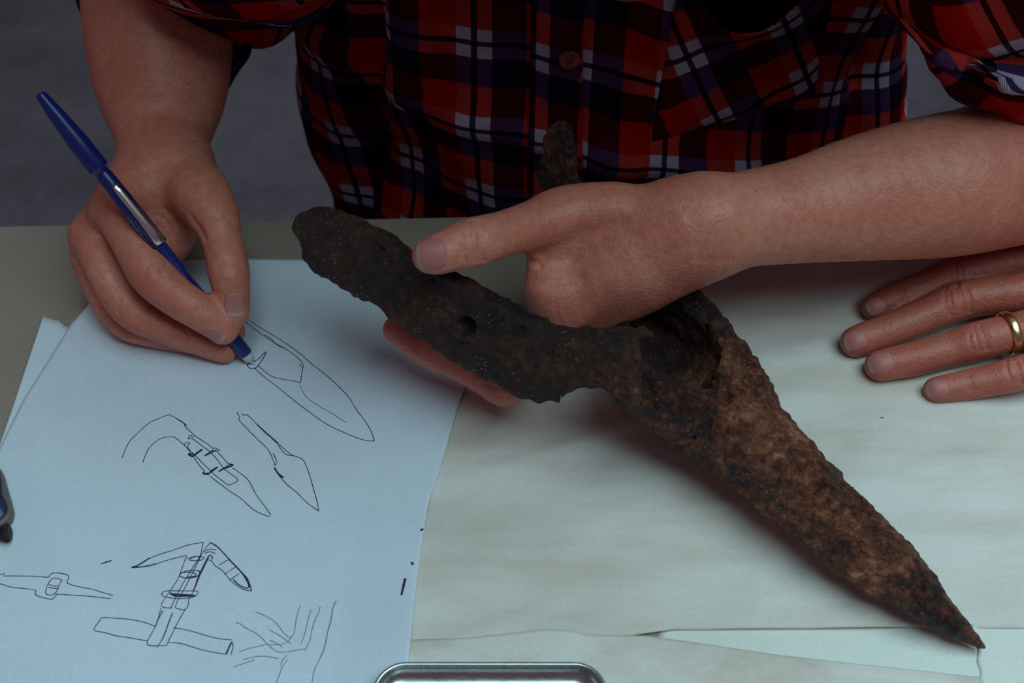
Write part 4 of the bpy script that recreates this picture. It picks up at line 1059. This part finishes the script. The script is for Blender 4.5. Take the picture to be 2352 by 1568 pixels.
rim = list(range(cols_))+[j*cols_+cols_-1 for j in range(1, len(stn))]+[(len(stn)-1)*cols_+i for i in range(cols_-2, -1, -1)]+[j*cols_ for j in range(len(stn)-2, 0, -1)]
for k in range(len(rim)): Fc.append((rim[k], nn+rim[k], nn+rim[(k+1) % len(rim)], rim[(k+1) % len(rim)]))
clip = mesh_obj('clip', V, Fc, STEEL); adopt(clip, pen); clip['label'] = 'polished steel pocket clip'
# lettering along the cap, read from the point upwards
tcv = bpy.data.curves.new('lettering', 'FONT'); tcv.body = 'FISHER'; tcv.size = 0.0036; tcv.extrude = 0.00008; tcv.space_character = 1.05
tcv.align_x = 'LEFT'; tcv.align_y = 'CENTER'
to = bpy.data.objects.new('lettering', tcv); COL.objects.link(to)
bpy.context.view_layer.update()
dg = bpy.context.evaluated_depsgraph_get(); tme = bpy.data.meshes.new_from_object(to.evaluated_get(dg)); bpy.data.objects.remove(to)
ldir = (ps2*0.62-(ps1 if ps1.x > 0 else -ps1)*0.78).normalized(); lup = ldir.cross(pd).normalized()
# wrap round the cap
for v in tme.vertices:
    s, t = v.co.x, v.co.y; ang_ = t/.0042
    rad = ldir*math.cos(ang_)+lup*math.sin(ang_)
    v.co = pt+pd*(sD+.0075+s)+rad*(.00425+v.co.z)
tme.materials.clear(); tme.materials.append(plain('print_lavender', (0.16, 0.18, 0.42, 1), 0.5))
lo_ = bpy.data.objects.new('lettering', tme); COL.objects.link(lo_); adopt(lo_, pen)

# ------------------------------------------------------------------ metal tin at the near edge
def rrect(x0, y0, x1, y1, r, n=10):
    P = []
    for cx, cy, a0 in ((x1-r, y1-r, 0), (x0+r, y1-r, 90), (x0+r, y0+r, 180), (x1-r, y0+r, 270)):
        for i in range(n+1):
            a = math.radians(a0+90*i/n); P.append((cx+r*math.cos(a), cy+r*math.sin(a)))
    return P
TH = 0.014
pL, pR = W(857, 1560, TH), W(1394, 1560, TH); yT = W(1125, 1519, TH).y
tin = empty('metal_tin', ((pL.x+pR.x)/2, yT-.03, T)); tag(tin, 'shallow silver metal tin lid at the bottom edge of the picture', 'tin')
def loft(name, loops, mat, parent, cap_last=True, cap_first=False):
    V, Fc = [], []; n = len(loops[0][0])
    for P, z in loops: V += [(x, y, z) for x, y in P]
    for j in range(len(loops)-1):
        for i in range(n): Fc.append((j*n+i, j*n+(i+1) % n, (j+1)*n+(i+1) % n, (j+1)*n+i))
    if cap_last: Fc.append(tuple((len(loops)-1)*n+i for i in range(n)))
    if cap_first: Fc.append(tuple(range(n))[::-1])
    o = mesh_obj(name, V, Fc, mat); adopt(o, parent)
    bm = bmesh.new(); bm.from_mesh(o.data); bmesh.ops.recalc_face_normals(bm, faces=bm.faces); bm.to_mesh(o.data); bm.free(); return o
x0, x1, y1, y0 = pL.x, pR.x, yT, yT-0.062; z = T+0.0075
def rr(k): return rrect(x0+k, y0+k, x1-k, y1-k, 0.0125-k)
TIN, ntt, bt = newmat('tin_metal'); bt.inputs['Base Color'].default_value = (0.52, 0.55, 0.55, 1); bt.inputs['Metallic'].default_value = 1.0
vv = coords(ntt, (1, 9, 1)); n_ = noisetex(ntt, vv, 220, 3); rr_ = ramp(ntt, [(0.3, (0.2, 0.2, 0.2, 1)), (0.7, (0.34, 0.34, 0.34, 1))]); ntt.links.new(n_, rr_.inputs[0]); ntt.links.new(rr_.outputs[0], bt.inputs['Roughness'])
zb = T+0.0065
loft('tray', [(rr(.0012), zb), (rr(.0005), T+TH-.002), (rr(0), T+TH-.001), (rr(0), T+TH-.0003), (rr(.0004), T+TH), (rr(.0012), T+TH), (rr(.0016), T+TH-.0006), (rr(.0019), T+TH-.0016), (rr(.0035), T+TH-.0050), (rr(.0070), zb+.0014), (rr(.0095), zb+.0010)], TIN, tin, True, True)

# ------------------------------------------------------------------ dark case and clasp at the left edge
GRY = plain('case_rim', (0.15, 0.12, 0.11, 1), 0.45); DBL = plain('case_lacquer', (0.022, 0.035, 0.09, 1), 0.28)
HC = 0.009
cpx = [(-170, 1060), (-60, 1052), (-14, 1066), (2, 1078), (10, 1105), (18, 1132), (25, 1160), (25, 1172), (20, 1186), (8, 1198), (-6, 1207), (-60, 1226), (-170, 1232)]
Pc, _ = catmull([np.array(list(W(x, y, HC))) for x, y in cpx], [0]*len(cpx), 5)
Pc = np.array(Pc)[:, :2]; cen = Pc.mean(0)
def shr(k):
    d = Pc-cen; L_ = np.linalg.norm(d, axis=1)[:, None]; return (cen+d*(1-k/L_)).tolist()
case = empty('spectacle_case', (cen[0], cen[1], T)); tag(case, 'dark blue case with a grey rim at the left edge of the sketch sheet', 'case')
zb = T+0.0038
loft('rim', [(shr(.0006), zb), (shr(0), zb+.0006), (shr(0), T+HC-.0006), (shr(.0006), T+HC), (shr(.0020), T+HC), (shr(.0024), T+HC-.0004), (shr(.003), T+HC-.0006)], GRY, case, True, True)
loft('lid', [(shr(.0026), T+HC-.0005), (shr(.0028), T+HC+.0002), (shr(.006), T+HC+.0010), (shr(.012), T+HC+.0014)], DBL, case)
knb = empty('ridged_knob', W(0, 1220, 0)); tag(knb, 'small black ridged knob just below the dark blue case', 'knob')
BLK = plain('black_rubber', (0.008, 0.007, 0.006, 1), 0.6)
kc, kr2 = W(-6, 1219, .010), 18/ppm(W(0, 1219, .010))
kax = Vector((0.98, 0.18, 0)).normalized(); ka2 = Vector((-kax.y, kax.x, 0)); V, Fc = [], []; n = 48
prof = [(-.016, .6), (-.006, .6), (-.0055, .62), (.0002, .70), (.0022, 1.05), (.0030, 1.12), (.0040, 1.10), (.0045, .95), (.0046, .1)]
for s, r in prof:
    for i in range(n):
        a = 2*math.pi*i/n; q = r*kr2*(1+(0.05 if i % 2 else -0.02)*(r > .9))
        V.append(kc+kax*s+(ka2*math.cos(a)+Vector((0, 0, 1))*math.sin(a))*q)
for j in range(len(prof)-1):
    for i in range(n): Fc.append((j*n+i, j*n+(i+1) % n, (j+1)*n+(i+1) % n, (j+1)*n+i))
Fc.append(tuple(range(n))[::-1]); Fc.append(tuple((len(prof)-1)*n+i for i in range(n)))
o = mesh_obj('wheel', V, Fc, BLK, None, False)
minz = min(v.co.z for v in o.data.vertices)
for v in o.data.vertices: v.co.z -= minz-(T+.0036)
adopt(o, knb)
# pencil-thin crumb of rust on the buff paper
cb = W(2025, 960, .0018)
bm = bmesh.new(); bmesh.ops.create_icosphere(bm, subdivisions=2, radius=.0008, matrix=Matrix.Translation(cb) @ Matrix.Diagonal((1.6, .9, .7, 1)))
for v in bm.verts: v.co += Vector((random.uniform(-1, 1), random.uniform(-1, 1), random.uniform(-1, 1)))*.0001
tag(bm_obj('rust_crumb', bm, plain('crumb', (.12, .08, .05, 1), .8), None, True), 'tiny brown rust crumb on the buff paper below the ringed hand', 'crumb')
